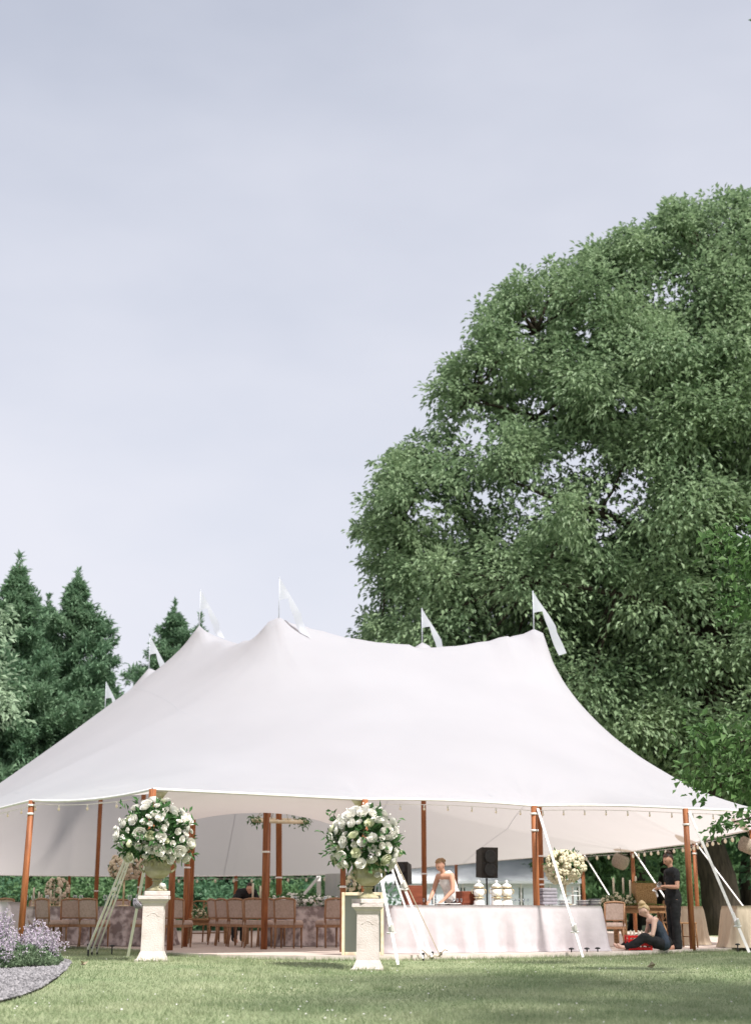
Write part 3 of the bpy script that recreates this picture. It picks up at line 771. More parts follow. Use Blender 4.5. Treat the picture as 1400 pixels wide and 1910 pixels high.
# ---- the great oak behind the right end of the tent
OY = 55.0
sil = [(1275, 352), (1180, 412), (1110, 435), (1000, 497), (905, 535), (885, 570), (888, 620), (838, 660), (812, 740), (790, 800), (722, 840), (697, 890), (663, 945),
       (657, 980), (680, 1020), (676, 1080), (700, 1120), (662, 1160), (655, 1200), (760, 1260), (930, 1280), (1060, 1370), (1200, 1460), (1420, 1530), (1760, 1450), (1850, 950), (1750, 560), (1560, 380), (1380, 345)]
gaps = [(880, 805, 30), (990, 935, 30), (1062, 865, 26), (1150, 925, 34), (800, 950, 24), (1000, 765, 20), (1255, 545, 22), (1030, 880, 20), (905, 925, 20), (1100, 855, 18),
        (1180, 900, 16), (985, 610, 18), (1385, 1000, 16), (1120, 1000, 14), (950, 1000, 14), (1090, 620, 12), (1160, 760, 13), (900, 700, 12)]
sp = np.array(sil, float)
rng = np.random.default_rng(5)
cand = np.stack([rng.uniform(640, 1600, 16000), rng.uniform(340, 1540, 16000)], 1)
cand = cand[inside(sil, cand[:, 0], cand[:, 1])]
def dist_poly(p, poly):
    a = poly; b = np.roll(poly, -1, 0); d = b - a
    t = np.clip(((p[:, None] - a) * d).sum(-1) / (d * d).sum(-1), 0, 1)
    return np.sqrt((((a + t[..., None] * d) - p[:, None]) ** 2).sum(-1)).min(1)
dp = dist_poly(cand, sp)
acc, accr = [], []
for px, py, r in ((838, 742, 36), (826, 788, 34), (785, 836, 36), (745, 868, 38), (862, 690, 36), (740, 922, 34), (768, 968, 34), (718, 1008, 36), (790, 1000, 34), (838, 962, 30), (705, 950, 34), (850, 860, 36), (800, 880, 34), (930, 860, 34), (945, 800, 32)):
    acc.append(at(px, py, OY + rng.uniform(-1, 2))); accr.append(r / 50.0)
for p, d in zip(cand, dp):
    if d < 26: continue
    r = min(92, max(36, d * .95)) * rng.uniform(.72, 1.12)
    if d < r * .8: r = d * 1.05
    if any((p[0] - g[0]) ** 2 + (p[1] - g[1]) ** 2 < (g[2] + r * .18) ** 2 for g in gaps): continue
    depth = rng.uniform(-.5, 1) * min(9.0, (d / 52.0) ** .8 * 2.6)
    P3 = at(p[0], p[1], OY + depth)
    if P3.z < 5.5: continue
    R3 = r / 50.0
    ok = True
    for q, qr in zip(acc, accr):
        if (q - P3).length < (qr + R3) * .74: ok = False; break
    if ok: acc.append(P3); accr.append(R3)
    if len(acc) > 420: break
acc_np = np.array([tuple(q) for q in acc]); rr = np.array(accr)
R3 = np.stack([rr * 1.12, rr * 1.12, rr * .82], 1)

per = 800
P_, D_ = spray_points(acc_np, R3, per, rng)
# cut real openings through the crown where the sky shows
pxx, pyy = proj(P_); keep = np.ones(len(P_), bool)
wob = 9 * np.sin(pxx * .11 + pyy * .07) + 8 * np.sin(pyy * .17 - pxx * .05)
blot = np.sin(pxx * .30 + 1.5 * np.sin(pyy * .19)) + np.sin(pyy * .33 + 1.8 * np.sin(pxx * .16))
for g in gaps:
    r2 = (pxx - g[0]) ** 2 + ((pyy - g[1]) * 1.15) ** 2
    keep &= ~((r2 < (g[2] * 1.0) ** 2) & (blot > -.9)) & ~((r2 < (g[2] * 1.9) ** 2) & (blot > .35)) & ~((r2 < (g[2] * 2.4) ** 2) & (rng.uniform(0, 1, len(P_)) < .3))
keep &= (P_[:, 2] > 4.6) & (pxx < 1560)
P_, D_ = P_[keep], D_[keep]
# outlier sprays
dirs = unit(D_ + rng.normal(0, .6, D_.shape) + np.array([0, 0, -.3]))
leavesA = leaf_quads(P_, dirs, .235, .50, rng=rng, upbias=1.6)

oak = thing('oak_tree', 'huge spreading broadleaf tree towering behind the right end of the tent', 'tree', (13.0, OY, -.3))
OO = np.array((13.0, OY, -.3))
crown_obj('crown', oak, [(leavesA[0] - OO, leavesA[1])], m_oak)
# trunk leaning to the left as it rises, then forking
tr = [Vector((12.75, OY, -.5)), Vector((12.55, OY, .6)), at(1338, 1640, OY), at(1312, 1560, OY), at(1318, 1400, OY), at(1340, 1260, OY), at(1322, 1150, OY), at(1300, 1050, OY), at(1296, 960, OY), at(1270, 800, OY + 1), at(1240, 650, OY + 1.5)]
mb = MB(); mb.tube([p - Vector(OO) for p in tr], [.95, .72, .66, .62, .60, .58, .55, .5, .42, .3, .16], 14)
mb.build('trunk', m_bark, oak)
limbs = [([at(1318, 1130, OY), at(1240, 1000, OY - 1), at(1120, 960, OY - 2), at(960, 900, OY - 2)], .26), ([at(1300, 1050, OY), at(1350, 980, OY), at(1420, 930, OY), at(1500, 850, OY)], .34),
         ([at(1330, 1220, OY), at(1240, 1130, OY - 2), at(1150, 1110, OY - 3), at(1000, 1080, OY - 3)], .24), ([at(1296, 960, OY), at(1200, 860, OY + 1), at(1080, 720, OY + 1), at(1000, 620, OY)], .26),
         ([at(1270, 800, OY + 1), at(1330, 650, OY), at(1350, 500, OY)], .22), ([at(1240, 1040, OY), at(1100, 1060, OY + 2), at(900, 1030, OY + 2), at(740, 990, OY + 1)], .24),
         ([at(1240, 650, OY + 1.5), at(1180, 540, OY + 1)], .14), ([at(1150, 800, OY + 1), at(1000, 780, OY), at(880, 740, OY)], .16), ([at(1318, 1150, OY), at(1430, 1100, OY - 2), at(1560, 1080, OY - 2)], .24)]
for pts, r in limbs:
    pp = []
    for a, b in zip(pts[:-1], pts[1:]): pp += limb_path(a, b, 0, 4, .5)[:-1]
    pp.append(pts[-1]); m = len(pp)
    MB().tube([p - Vector(OO) for p in pp], [r * (1 - .8 * i / (m - 1)) for i in range(m)], 8).build('limb', m_bark, oak)
# boughs and twigs: each clump hangs on a bough from the nearest limb point
anch = [p for pts, r in limbs for p in pts] + tr[5:]
mb = MB()
for q, r in zip(acc, accr):
    a = min(anch, key=lambda p: (p - q).length + (2 if p.z > q.z else 0))
    L_ = (a - q).length
    if 0.5 < L_ < 7: mb.tube([p - Vector(OO) for p in limb_path(a, q, -.1, 4, .6)], [.085, .07, .055, .04, .02], 5)
bo = mb.build('boughs', m_bark, oak); bo['kind'] = 'stuff'

# ---- generic broadleaf tree
def broadleaf(name, label, base, H, Rw, z0, n, seed, m, per=420, leaf=.28, trunk=.22, group=None, lean=(0, 0), cat='tree', clip=None, shape=1.0, cl=1.25, mbark=None):
    r = np.random.default_rng(seed)
    t = thing(name, label, cat, base, 0, group)
    cs, rs = [], []
    tries = 0
    while len(cs) < n and tries < n * 40:
        tries += 1
        d = unit(r.normal(size=(1, 3)))[0] * r.uniform(0.25, 1) ** .5
        zc_ = (z0 + H) / 2; p = np.array([d[0] * Rw, d[1] * Rw, zc_ + d[2] * (H - z0) / 2 * shape]) + np.array([lean[0], lean[1], 0]) * ((zc_ + d[2] * 2) / H)
        R = r.uniform(.7, 1.25) * cl
        if clip and not clip(p + np.array(base)): continue
        if any(np.linalg.norm(p - q) < (R + s) * .5 for q, s in zip(cs, rs)): continue
        cs.append(p); rs.append(R)
    cs = np.array(cs); rs = np.array(rs)
    P_, D_ = spray_points(cs, np.stack([rs * 1.1, rs * 1.1, rs * .85], 1), per * .64, r, 12)
    k = P_[:, 2] > max(.15, z0 * .5); P_, D_ = P_[k], D_[k]
    if clip is not None:
        k = np.array([clip(q) for q in P_ + np.array(base)]); P_, D_ = P_[k], D_[k]
    crown_obj('crown', t, [leaf_quads(P_, D_ + r.normal(0, .7, D_.shape) + np.array([0, 0, -.2]), leaf * 1.12, .50, rng=r)], m)
    mb = MB(); tp = Vector((lean[0], lean[1], H * .8))
    mb.tube(limb_path((0, 0, -.25), tp, 0, 6, .5), [trunk * 1.25, trunk, trunk * .85, trunk * .7, trunk * .5, trunk * .35, trunk * .15], 9)
    mb.build('trunk', mbark or m_bark, t)
    mb = MB()
    for q in cs[::2]:
        zz = max(.6, q[2] - np.hypot(q[0], q[1]) * .6)
        mb.tube(limb_path((lean[0] * zz / H, lean[1] * zz / H, min(zz, H * .7)), q, -.1, 4, .5), [trunk * .3, trunk * .24, trunk * .18, trunk * .12, trunk * .05], 5)
    b = mb.build('boughs', mbark or m_bark, t); b['kind'] = 'stuff'
    return t

# low oak limb foliage nearer: pale light-leaved tree peeping over the ridge at the left of the oak
b = at(735, 1600, 60)
broadleaf('linden_tree', 'pale leafed round tree just above the tent ridge, left under the huge tree', (b.x, 60, -.35), 11.6, 3.3, 2.5, 30, 3, m_paleleaf if False else m_hedge, 420, .28, .2)
b = at(1085, 1600, 58)
broadleaf('linden_tree', 'light green small tree behind the right slope of the tent', (b.x, 58.0, -.35), 9.3, 2.3, 1.0, 20, 23, m_hedge, 420, .28, .17)
# woods at the right
wood = [(1060, 70, 15, 4.5, 5, 41, 'dark tree seen under the far eave with a wide shaded trunk', .48), (1180, 74, 14, 4.5, 5, 42, 'tree standing behind the hanging wicker shade', .3), (1246, 72, 16, 5, 5, 43, 'tree standing behind the head of the standing person', .24),
        (1400, 80, 19, 6.0, 4.5, 44, 'bushy dark tree right of the great leaning trunk', .3), (1190, 92, 20, 7, 6, 45, 'tall dark tree filling the gap below the oak crown', .4), (1530, 70, 14, 6, 3.5, 46, 'tree at the far right edge of the woods', .3)]
for px, Y, H, Rw, z0, sd, lb, tk in wood:
    x = xat(px, Y); broadleaf('wood_tree', lb, (x, Y, G(x, Y)), H, Rw, z0, 46, sd, m_oakfar, 300, .36, tk, 'trees in the woods at the right', cl=1.6)
# hedge bushes seen under the rear eave
hb = [(-20, 55.4, 2.1, 2.4, 'dark shrub at the left edge under the rear eave', m_oakfar), (70, 55.8, 2.0, 2.7, 'bright green shrub behind the blush flower arrangement', m_hedge), (170, 55.6, 1.9, 2.5, 'bright green shrub behind the row of brown chairs', m_hedge), (270, 56, 2.0, 2.5, 'green shrub behind the left stone urn', m_hedge),
      (360, 56, 2.1, 2.5, 'dark shrub beyond the wooden farm table', m_oakfar), (450, 56.4, 2.0, 2.4, 'dark shrub behind the dark clothed waiter', m_oakfar), (540, 56, 2.0, 2.4, 'shrub behind the round table with white garland', m_hedge), (640, 56.4, 2.0, 2.4, 'shrub behind the far side curtain', m_oakfar),
      (1120, 100, 4.0, 4.4, 'shrub in the woods beyond the cream hydrangeas', m_hedge), (1235, 98, 4.2, 4.4, 'shrub beyond the candles of the farm table', m_hedge), (1400, 100, 5.0, 4.6, 'blue green shrub beside the great leaning trunk', m_hedge)]
for i, (px, Y, H, Rw, lb, mm) in enumerate(hb):
    x = xat(px, Y); broadleaf('shrub', lb, (x, Y, G(x, Y) - .1), H, Rw, .05, 26, 60 + i, mm, 380, .20, .06, 'shrubs behind the tent', cat='shrub', cl=.72)
for i, px in enumerate((20, 130, 230, 330, 420, 500, 590, 690, 1060, 1180, 1310, 1440)):
    Y = (68 + (i % 3) * 2.0) if px < 780 else 106 + (i % 3) * 4; x = xat(px, Y)
    broadleaf('woodland_tree', 'leafy tree in the belt behind the ' + ['left edge shrub', 'blush flowers', 'floral clothed table', 'near left poles', 'farm table', 'slim centre pole', 'side curtain', 'right urn', 'cream hydrangeas', 'wicker shade', 'leaning trunk', 'tan draped table'][i],
              (x, Y, G(x, Y) - .1), 7.5 if px < 780 else 10.5, 3.6 if px < 780 else 6.0, .3, 26 if px < 780 else 44, 90 + i, m_oakfar if px < 780 else m_hedge, 300, .36, .2, 'belt of trees behind the tent', cl=1.4)

# ---- cedars at the left
def cedar(label, base, H, Rb, seed, bare=.02, dens=1.0, sway=0.0):
    r = np.random.default_rng(seed); t = thing('cedar_tree', label, 'tree', base, 0, 'cedars at the left')
    MB().tube([(0, 0, -.3), (sway * .3, 0, H * .4), (sway * .7, 0, H * .75), (sway, 0, H * .985)], [.24, .17, .09, .015], 8).build('trunk', m_bark, t)
    Ps, Ds = [], []; br = MB()
    nb_ = int(150 * dens)
    for i in range(nb_):
        f = bare + (1 - bare) * (i / nb_) ** .9
        zz = H * .955 * f
        a = r.uniform(0, 2 * PI)
        prof = min(1.1, (1 - f) ** .98 * (1 + .18 * math.sin(f * 13 + seed) + .30 * r.normal())) + .02
        ln = max(.10, Rb * prof * (1 if f < .84 else .62 + .38 * (1 - f) / .16))
        up = .30 + .55 * f
        d = np.array([math.cos(a), math.sin(a), 0]); tip = d * ln + np.array([sway * f, 0, zz + ln * up * .55])
        b0 = np.array([sway * f, 0, zz])
        br.tube([b0, b0 * .5 + tip * .5 + np.array([0, 0, -.06 * ln]), tip], [.035, .022, .006], 4)
        # foliage tufts along the bough
        m = int(9 + 12 * ln); tt = r.uniform(.22, 1.04, m) ** .8
        c = b0 + (tip - b0) * tt[:, None]; c[:, 2] -= .24 * ln * tt * (1 - tt)
        sidew = .13 * ln * (1.15 - tt) + .06
        off = r.normal(0, 1, (m, 3)) * sidew[:, None] * np.array([1, 1, .6])
        c = c + off
        k = 10
        base_ = np.repeat(c, k, 0) + r.normal(0, .085, (m * k, 3))
        Ps.append(base_); Ds.append(np.repeat(off * .9, k, 0) + d * .35 + np.array([0, 0, .30]) + r.normal(0, .42, (m * k, 3)))
    # leader
    k = 130; q_ = r.uniform(0, 1, k); zz = H * (1 - .10 * q_); Ps.append(np.stack([sway + r.normal(0, 1, k) * (.02 + .10 * q_), r.normal(0, 1, k) * (.02 + .10 * q_), zz], 1)); Ds.append(np.stack([r.normal(0, .5, k), r.normal(0, .5, k), np.full(k, .8)], 1))
    crown_obj('crown', t, [leaf_quads(np.vstack(Ps), np.vstack(Ds), .29, .31, rng=r, upbias=1.4)], m_cedar)
    b_ = br.build('boughs', m_bark, t); b_['kind'] = 'stuff'
    return t
def cedar_px(px, ptop, Y, Rb, seed, label, **k):
    x = xat(px, Y, 6); g = G(x, Y); top = at(px, ptop, Y); return cedar(label, (top.x, Y, g), top.z - g, Rb, seed, **k)
cedar_px(38, 1036, 64, 5.5, 1, 'tall dark cedar with pointed top at the left edge', dens=1.5)
cedar_px(147, 1063, 66, 6.2, 2, 'second cedar, the wide one beside the sky gap left of the tent', dens=1.8)
cedar_px(326, 1123, 74, 6.3, 3, 'smaller cedar rising behind the left slope of the tent', dens=1.2)
cedar_px(374, 1149, 76, 3.6, 4, 'slim cedar tip just behind the second tent peak', dens=.8)
cedar_px(-45, 1085, 62, 4.6, 5, 'cedar cut by the left picture edge', dens=1.4)
cedar_px(92, 1112, 69, 4.2, 6, 'cedar hidden between the two tallest cedars', dens=1.3)
cedar_px(196, 1222, 70, 4.6, 7, 'low broad cedar against the left tent slope', dens=1.3)
# pale tree at the left picture edge
b = at(-62, 1600, 44)
pl = broadleaf('pale_tree', 'pale grey green leafy tree at the left edge before the cedars', (b.x - .85, 44, -.2), 10.0, 1.65, 5.2, 24, 77, m_paleleaf, 420, .19, .16, cl=.8)

# ---- maple in the right foreground whose twigs hang into the picture
mp_base = np.array((10.5, 20.5, G(10.5, 20.5)))
def right_of_frame(q):
    if q[1] < .5: return True
    px, py = proj(q); return px > 1432 or py > 2050 or py < -120 or q[1] < 1
def allowed(q):
    px, py = proj(q)
    if px > 1428: return True
    e = 10 * math.sin(py * .13) + 7 * math.sin(py * .31 + 1)
    if 985 < py < 1110: return px > 1400 - 78 * math.sin(PI * (py - 985) / 140) ** .6 + e
    if 1110 < py < 1160: return px > 1345 + e
    if 1350 < py < 1485: return px > 1400 - 92 * math.sin(PI * (py - 1345) / 170) ** .7 + e
    return False
maple = broadleaf('maple_tree', 'bright leaved maple whose leafy twigs hang in at the right edge', tuple(mp_base), 11.5, 3.4, 3.4, 40, 31, m_maple, 260, .15, .2, clip=allowed, cl=1.0)
# drooping twigs into the frame
def twig(pts, nl, seed, spread=.16, leaf=.13):
    r = np.random.default_rng(seed); P_, D_ = [], []
    tw = MB(); B_ = Vector(mp_base)
    pts = [Vector(p) for p in pts]
    tw.tube([p - B_ for p in pts], [.018 * (1 - .8 * i / (len(pts) - 1)) + .003 for i in range(len(pts))], 5)
    S = np.array([tuple(p) for p in pts]); s = np.linspace(0, len(pts) - 1, 200)
    for i in range(nl):
        q = r.uniform(.1, 1) ** .7 * (len(pts) - 1); c = np.array([np.interp(q, np.arange(len(pts)), S[:, j]) for j in range(3)])
        P_.append(c + r.normal(0, spread, 3)); D_.append(r.normal(0, 1, 3) + np.array([-.5, 0, -.3]))
    V_, F_ = leaf_quads(np.array(P_) - mp_base, np.array(D_), leaf, .55, rng=r)
    t = tw.build('twig', m_bark, maple)
    o = obj('leaves', np_mesh('leaves', V_, F_), m_maple, t)
twig([at(1500, 960, 20.5), at(1440, 1000, 20.3), at(1385, 1035, 20.2), at(1335, 1010, 20.1)], 330, 1, .17)
twig([at(1500, 1010, 20.5), at(1430, 1060, 20.4), at(1380, 1085, 20.3)], 240, 2, .17)
twig([at(1480, 1100, 20.5), at(1400, 1135, 20.3), at(1350, 1130, 20.2)], 180, 3, .13)
twig([at(1500, 1330, 20.2), at(1420, 1370, 20), at(1350, 1395, 20), at(1300, 1362, 20)], 330, 4, .17)
twig([at(1500, 1400, 20.2), at(1420, 1430, 20), at(1350, 1450, 20), at(1275, 1452, 20)], 300, 5, .13)
twig([at(1490, 1440, 20.2), at(1420, 1470, 20), at(1390, 1480, 20)], 160, 6, .13)
twig([at(1520, 1480, 19.5), at(1440, 1515, 19.4), at(1380, 1530, 19.3), at(1320, 1545, 19.3)], 170, 7, .075, .10)
# a second tree beyond the right edge of the picture, shading the lawn
shade = broadleaf('maple_tree', 'maple beyond the right picture edge that shades the lawn', (7.4, 10.8, G(7.4, 10.8)), 11.5, 4.4, 3.6, 46, 33, m_maple, 440, .15, .2, clip=right_of_frame, cl=1.15)
# ---------------------------------------------------------------- roses and arrangements
def rose_mesh(name, seed, m, openness=1.0):
    r = np.random.default_rng(seed); mb = MB()
    for ring, (k, r0, r1, h0, h1) in enumerate(((6, .25, 1.0 * openness, -.45, .22), (5, .22, .78, -.3, .42), (4, .15, .52, -.2, .55), (3, .08, .28, -.1, .6))):
        for i in range(k):
            a = 2 * PI * i / k + ring * .7 + r.normal(0, .12); wd = 2 * PI / k * .66; vs = []
            for j in range(3):
                t = j / 2; rad = r0 + (r1 - r0) * math.sin(t * PI / 2) * r.uniform(.93, 1.07); zz = h0 + (h1 - h0) * t ** 1.3
                if j == 2: rad *= 1.06; zz -= .06 * ring * 0 + .04
                for q in (-1, 0, 1):
                    b = a + q * wd * (.55 + .45 * math.sin(t * PI * .62)); f = 1.0 if q == 0 else .93
                    vs.append((rad * f * math.cos(b), rad * f * math.sin(b), zz - (.09 if q and j == 2 else 0)))
            mb.add(vs, [(0, 1, 4, 3), (1, 2, 5, 4), (3, 4, 7, 6), (4, 5, 8, 7)], True)
    mb.sphere((0, 0, .22), (.2, .2, .3), 6, 4)
    me = mb.mesh(name); me.materials.append(m); return me
rose_me = [rose_mesh('rose', 1, m_rose), rose_mesh('rose', 2, m_rose, .9), rose_mesh('rose', 3, m_rose, 1.1)]
rose_gr = rose_mesh('rose', 4, m_rosegreen, .95)
bud_me = MB().sphere((0, 0, .3), (.55, .55, .95), 7, 5).mesh('rose_bud'); bud_me.materials.append(m_rose)

def leaf_ball(n, R, seed, size=.10, zmin=-.5, up=.2, width=.42, lump=.12):
    r = np.random.default_rng(seed); d = unit(r.normal(size=(n, 3))); d = d[d[:, 2] > zmin]; n = len(d)
    ph = r.uniform(0, 6, 3)
    rad = r.uniform(.5, .93, n) ** .6 * (1 + lump * np.sin(d[:, 0] * 5 + ph[0]) + lump * np.sin(d[:, 2] * 6 + ph[1]))
    return leaf_quads(d * (rad[:, None] * np.array(R)), d + r.normal(0, .55, d.shape) + np.array([0, 0, up]), size, width, rng=r)
def arrangement(label, loc, R, nrose, seed, size=.075):
    r = np.random.default_rng(seed); t = thing('flower_arrangement', label, 'flowers', loc, 0, 'white flower arrangements in urns')
    V1 = leaf_ball(1300, (R * .86, R * .86, R * .84), seed, .125, -.75)
    # stray sprays of leaves past the outline
    k = 20; d = unit(r.normal(size=(k, 3)) + np.array([0, 0, .1])); Ps, Ds = [], []
    for q in d:
        if q[2] < -.55: continue
        for s in np.linspace(.72, r.uniform(1.05, 1.42), 11):
            Ps.append(q * R * s + r.normal(0, .018, 3)); Ds.append(q + r.normal(0, .7, 3))
    V2 = leaf_quads(np.array(Ps), np.array(Ds), .10, .4, rng=r)
    crown_obj('foliage', t, [V1, V2], m_leafdark)
    pts = []
    for i in range(5000):
        q = unit(r.normal(size=(1, 3)))[0]
        if q[2] < -.62: continue
        s = size * r.choice([.55, .75, .95, 1.08, 1.25], p=[.2, .2, .25, .2, .15])
        az = math.atan2(q[1], q[0]); out_ = 1 + .05 * math.sin(2 * az + seed) + .05 * math.sin(3 * az + q[2] * 4 + seed * 2)
        p = q * R * r.uniform(.86, 1.02) * out_
        if q[2] < -.3: p = p * .97
        if any(np.linalg.norm(p - a) < (s + b) * .80 for a, b, _ in pts): continue
        pts.append((p, s, q))
        if len(pts) >= nrose: break
    for i, (p, s, q) in enumerate(pts):
        me = rose_gr if i % 9 == 4 else rose_me[i % 3]
        o = obj('rose', me, None, t, Vector(p)); o.scale = (s, s, s)
        o.rotation_euler = (Vector(q) + Vector(r.normal(0, .3, 3))).to_track_quat('Z', 'Y').to_euler()
    for i in range(34):
        q = unit(r.normal(size=(1, 3)))[0]
        if q[2] < -.7: q[2] *= -1
        o = obj('rose_bud', bud_me, None, t, Vector(q * R * r.uniform(.9, 1.1))); s = r.uniform(.016, .03); o.scale = (s, s, s)
        o.rotation_euler = (Vector(q) + Vector(r.normal(0, .4, 3))).to_track_quat('Z', 'Y').to_euler()
    return t

# ---------------------------------------------------------------- stone pedestals and urns
def pedestal(label, x, y, rz):
    z0 = G(x, y) - .02; t = thing('stone_pedestal', label, 'pedestal', (x, y, z0), rz, 'stone pedestals at the tent entrance')
    MB().square([(.235, 0), (.235, .045), (.222, .055), (.205, .065), (.19, .095), (.172, .14), (.160, .165)]).build('base', m_stone, t)
    MB().square([(.157, .166), (.150, .80)]).build('shaft', m_stone, t)
    mb = MB()   # raised arched panel moulding on the front
    pts = [(-.085, .655), (-.06, .665), (-.045, .69), (0, .70), (.045, .69), (.06, .665), (.085, .655)]
    for s in (0, 1, 3):
        a = s * PI / 2; mb.tube([(math.cos(a) * px_ + math.sin(a) * .152, math.sin(a) * px_ - math.cos(a) * .152, pz) for px_, pz in pts], .005, 6)
    mb.build('panel_moulding', m_stone, t)
    MB().square([(.152, .801), (.160, .815), (.160, .83), (.178, .855), (.196, .87), (.196, .885)]).build('neck', m_stone, t)
    MB().square([(.205, .886), (.218, .895), (.218, .935), (.21, .942)]).build('cap', m_stone, t)
    return z0 + .942
def urn(label, x, y, z, rz):
    t = thing('stone_urn', label, 'urn', (x, y, z + .003), rz, 'stone urns on the pedestals')
    MB().box((0, 0, .032), (.37, .37, .064), bevel=.012).build('plinth', m_stone, t)
    MB().lathe([(.15, .065), (.155, .085), (.14, .10), (.105, .115), (.07, .15), (.055, .19), (.06, .205), (.075, .21), (.075, .225), (.06, .235)], 28, lobes=12, lamp=.03).build('foot', m_urn, t)
    MB().lathe([(.06, .236), (.10, .25), (.155, .29), (.185, .335), (.195, .36), (.188, .37), (.182, .42), (.185, .49), (.205, .535), (.235, .56), (.238, .572), (.225, .578), (.19, .565), (.17, .50)], 32, lobes=16, lamp=.018).build('bowl', m_urn, t)
    mb = MB()
    for k in range(12):
        a = 2 * PI * k / 12; mb.sphere((.188 * math.cos(a), .188 * math.sin(a), .455), (.028, .028, .04), 6, 4)
    o = mb.build('carved_swags', m_urn, t); o['kind'] = 'stuff'
    for s in (-1, 1):
        mb = MB(); mb.tube([(s * (.19 + .075 * math.sin(PI * q / 8)), 0, .33 + .17 * q / 8) for q in range(9)], .016, 7); mb.build('handle', m_urn, t)
    return z + .56
Yp1, Yp2 = 22.25, 21.85
x1, x2 = xat(284, Yp1), xat(686, Yp2)
z1 = pedestal('cream stone pedestal on the left, near the catmint bed', x1, Yp1, .06); z2 = pedestal('cream stone pedestal on the right, in front of the leaning mirror', x2, Yp2, -.05)
u1 = urn('olive toned stone urn on the left pedestal', x1 + .03, Yp1, z1, .2); u2 = urn('olive toned stone urn on the pedestal before the mirror', x2, Yp2, z2, .4)
fa1 = at(288, 1562, Yp1); fa2 = at(681, 1574, Yp2)
arrangement('round mass of white roses in the left urn beside the three straps', fa1, .55, 112, 21, .086)
arrangement('round mass of white roses in the right urn before the bar', fa2, .545, 112, 24, .086)
# roses fallen on the plinths and a hanging spray at the straps
for i, (px, py, Yq, s, lb) in enumerate(((303, 1653, Yp1 - .12, .055, 'white rose lying on the left urn plinth'), (215, 1660, Yp1 + .1, .05, 'white rose blossom hanging beside the left straps, lower one'), (223, 1647, Yp1 + .1, .04, 'white rose blossom hanging beside the left straps, upper one'), (704, 1632, Yp2 - .2, .05, 'white rosebud dangling from the right arrangement'))):
    o = obj('loose_rose', rose_me[i % 3], None, None, at(px, py, Yq), (-.9, .3, i)); o.scale = (s, s, s); tag(o, lb, 'flower')

# ---------------------------------------------------------------- catmint
def catmint(label, px, Y, R, H, n_sp, seed, lean=.5):
    x = xat(px, Y); r = np.random.default_rng(seed); t = thing('catmint_plant', label, 'plant', (x, Y, G(x, Y)), 0, 'catmint plants by the gravel bed')
    n = 5200; a = r.uniform(0, 2 * PI, n); rr_ = R * r.uniform(0, 1, n) ** .5; hh = H * .62 * (1 - (rr_ / R) ** 2 * .75) * r.uniform(.3, 1, n) ** .5
    P_ = np.stack([rr_ * np.cos(a), rr_ * np.sin(a), hh], 1)
    crown_obj('foliage', t, [leaf_quads(P_, np.stack([np.cos(a) * .6, np.sin(a) * .6, np.full(n, .7)], 1) + r.normal(0, .5, (n, 3)), .05, .6, rng=r)], m_catleaf)
    st = MB(); Ps, Ds = [], []
    for i in range(n_sp):
        a = r.uniform(0, 2 * PI); q = R * r.uniform(0.1, .9); b = np.array([q * math.cos(a), q * math.sin(a), H * .35 * (1 - (q / R) ** 2)])
        ln = H * r.uniform(.45, .85) * (1.05 - .45 * q / R); tip = b + np.array([math.cos(a) * ln * lean * q / R * 1.3, math.sin(a) * ln * lean * q / R * 1.3, ln]) + np.append(r.normal(0, .05, 2), 0)
        mid = (b + tip) / 2 + np.append(r.normal(0, .02, 2), .02); st.tube([b, mid, tip], [.004, .003, .002], 3)
        m = int(30 * ln / .4) + 10; tt = r.uniform(.35, 1.02, m)
        c = b + (tip - b) * tt[:, None]; g = np.floor(tt * 9) / 9; c = b + (tip - b) * (g + (tt - g) * .55)[:, None]
        off = r.normal(0, .015, (m, 3)) * (1.3 - tt)[:, None] * 1.4
        Ps.append(c + off); Ds.append(off * 30 + r.normal(0, .5, (m, 3)) + np.array([0, 0, .4]))
    o = st.build('stems', m_catleaf, t); o['kind'] = 'stuff'
    o = obj('flower_spikes', np_mesh('flower_spikes', *leaf_quads(np.vstack(Ps), np.vstack(Ds), .030, .75, rng=r)), m_catflower, t); o['kind'] = 'stuff'
catmint('tall catmint in pale bloom at the left picture edge', -2, 21.0, .38, .72, 78, 1, .3)
catmint('catmint with grey green mound at the gravel edge', 46, 20.55, .44, .46, 12, 2)
catmint('catmint sprawling over the lawn toward the straps', 80, 21.3, .25, .42, 50, 3, .8)
catmint('catmint behind the mound, in front of the leaning pole', 70, 22.0, .28, .56, 46, 4, .4)
catmint('green catmint clump low at the left edge of the gravel', -4, 20.3, .40, .46, 18, 5)

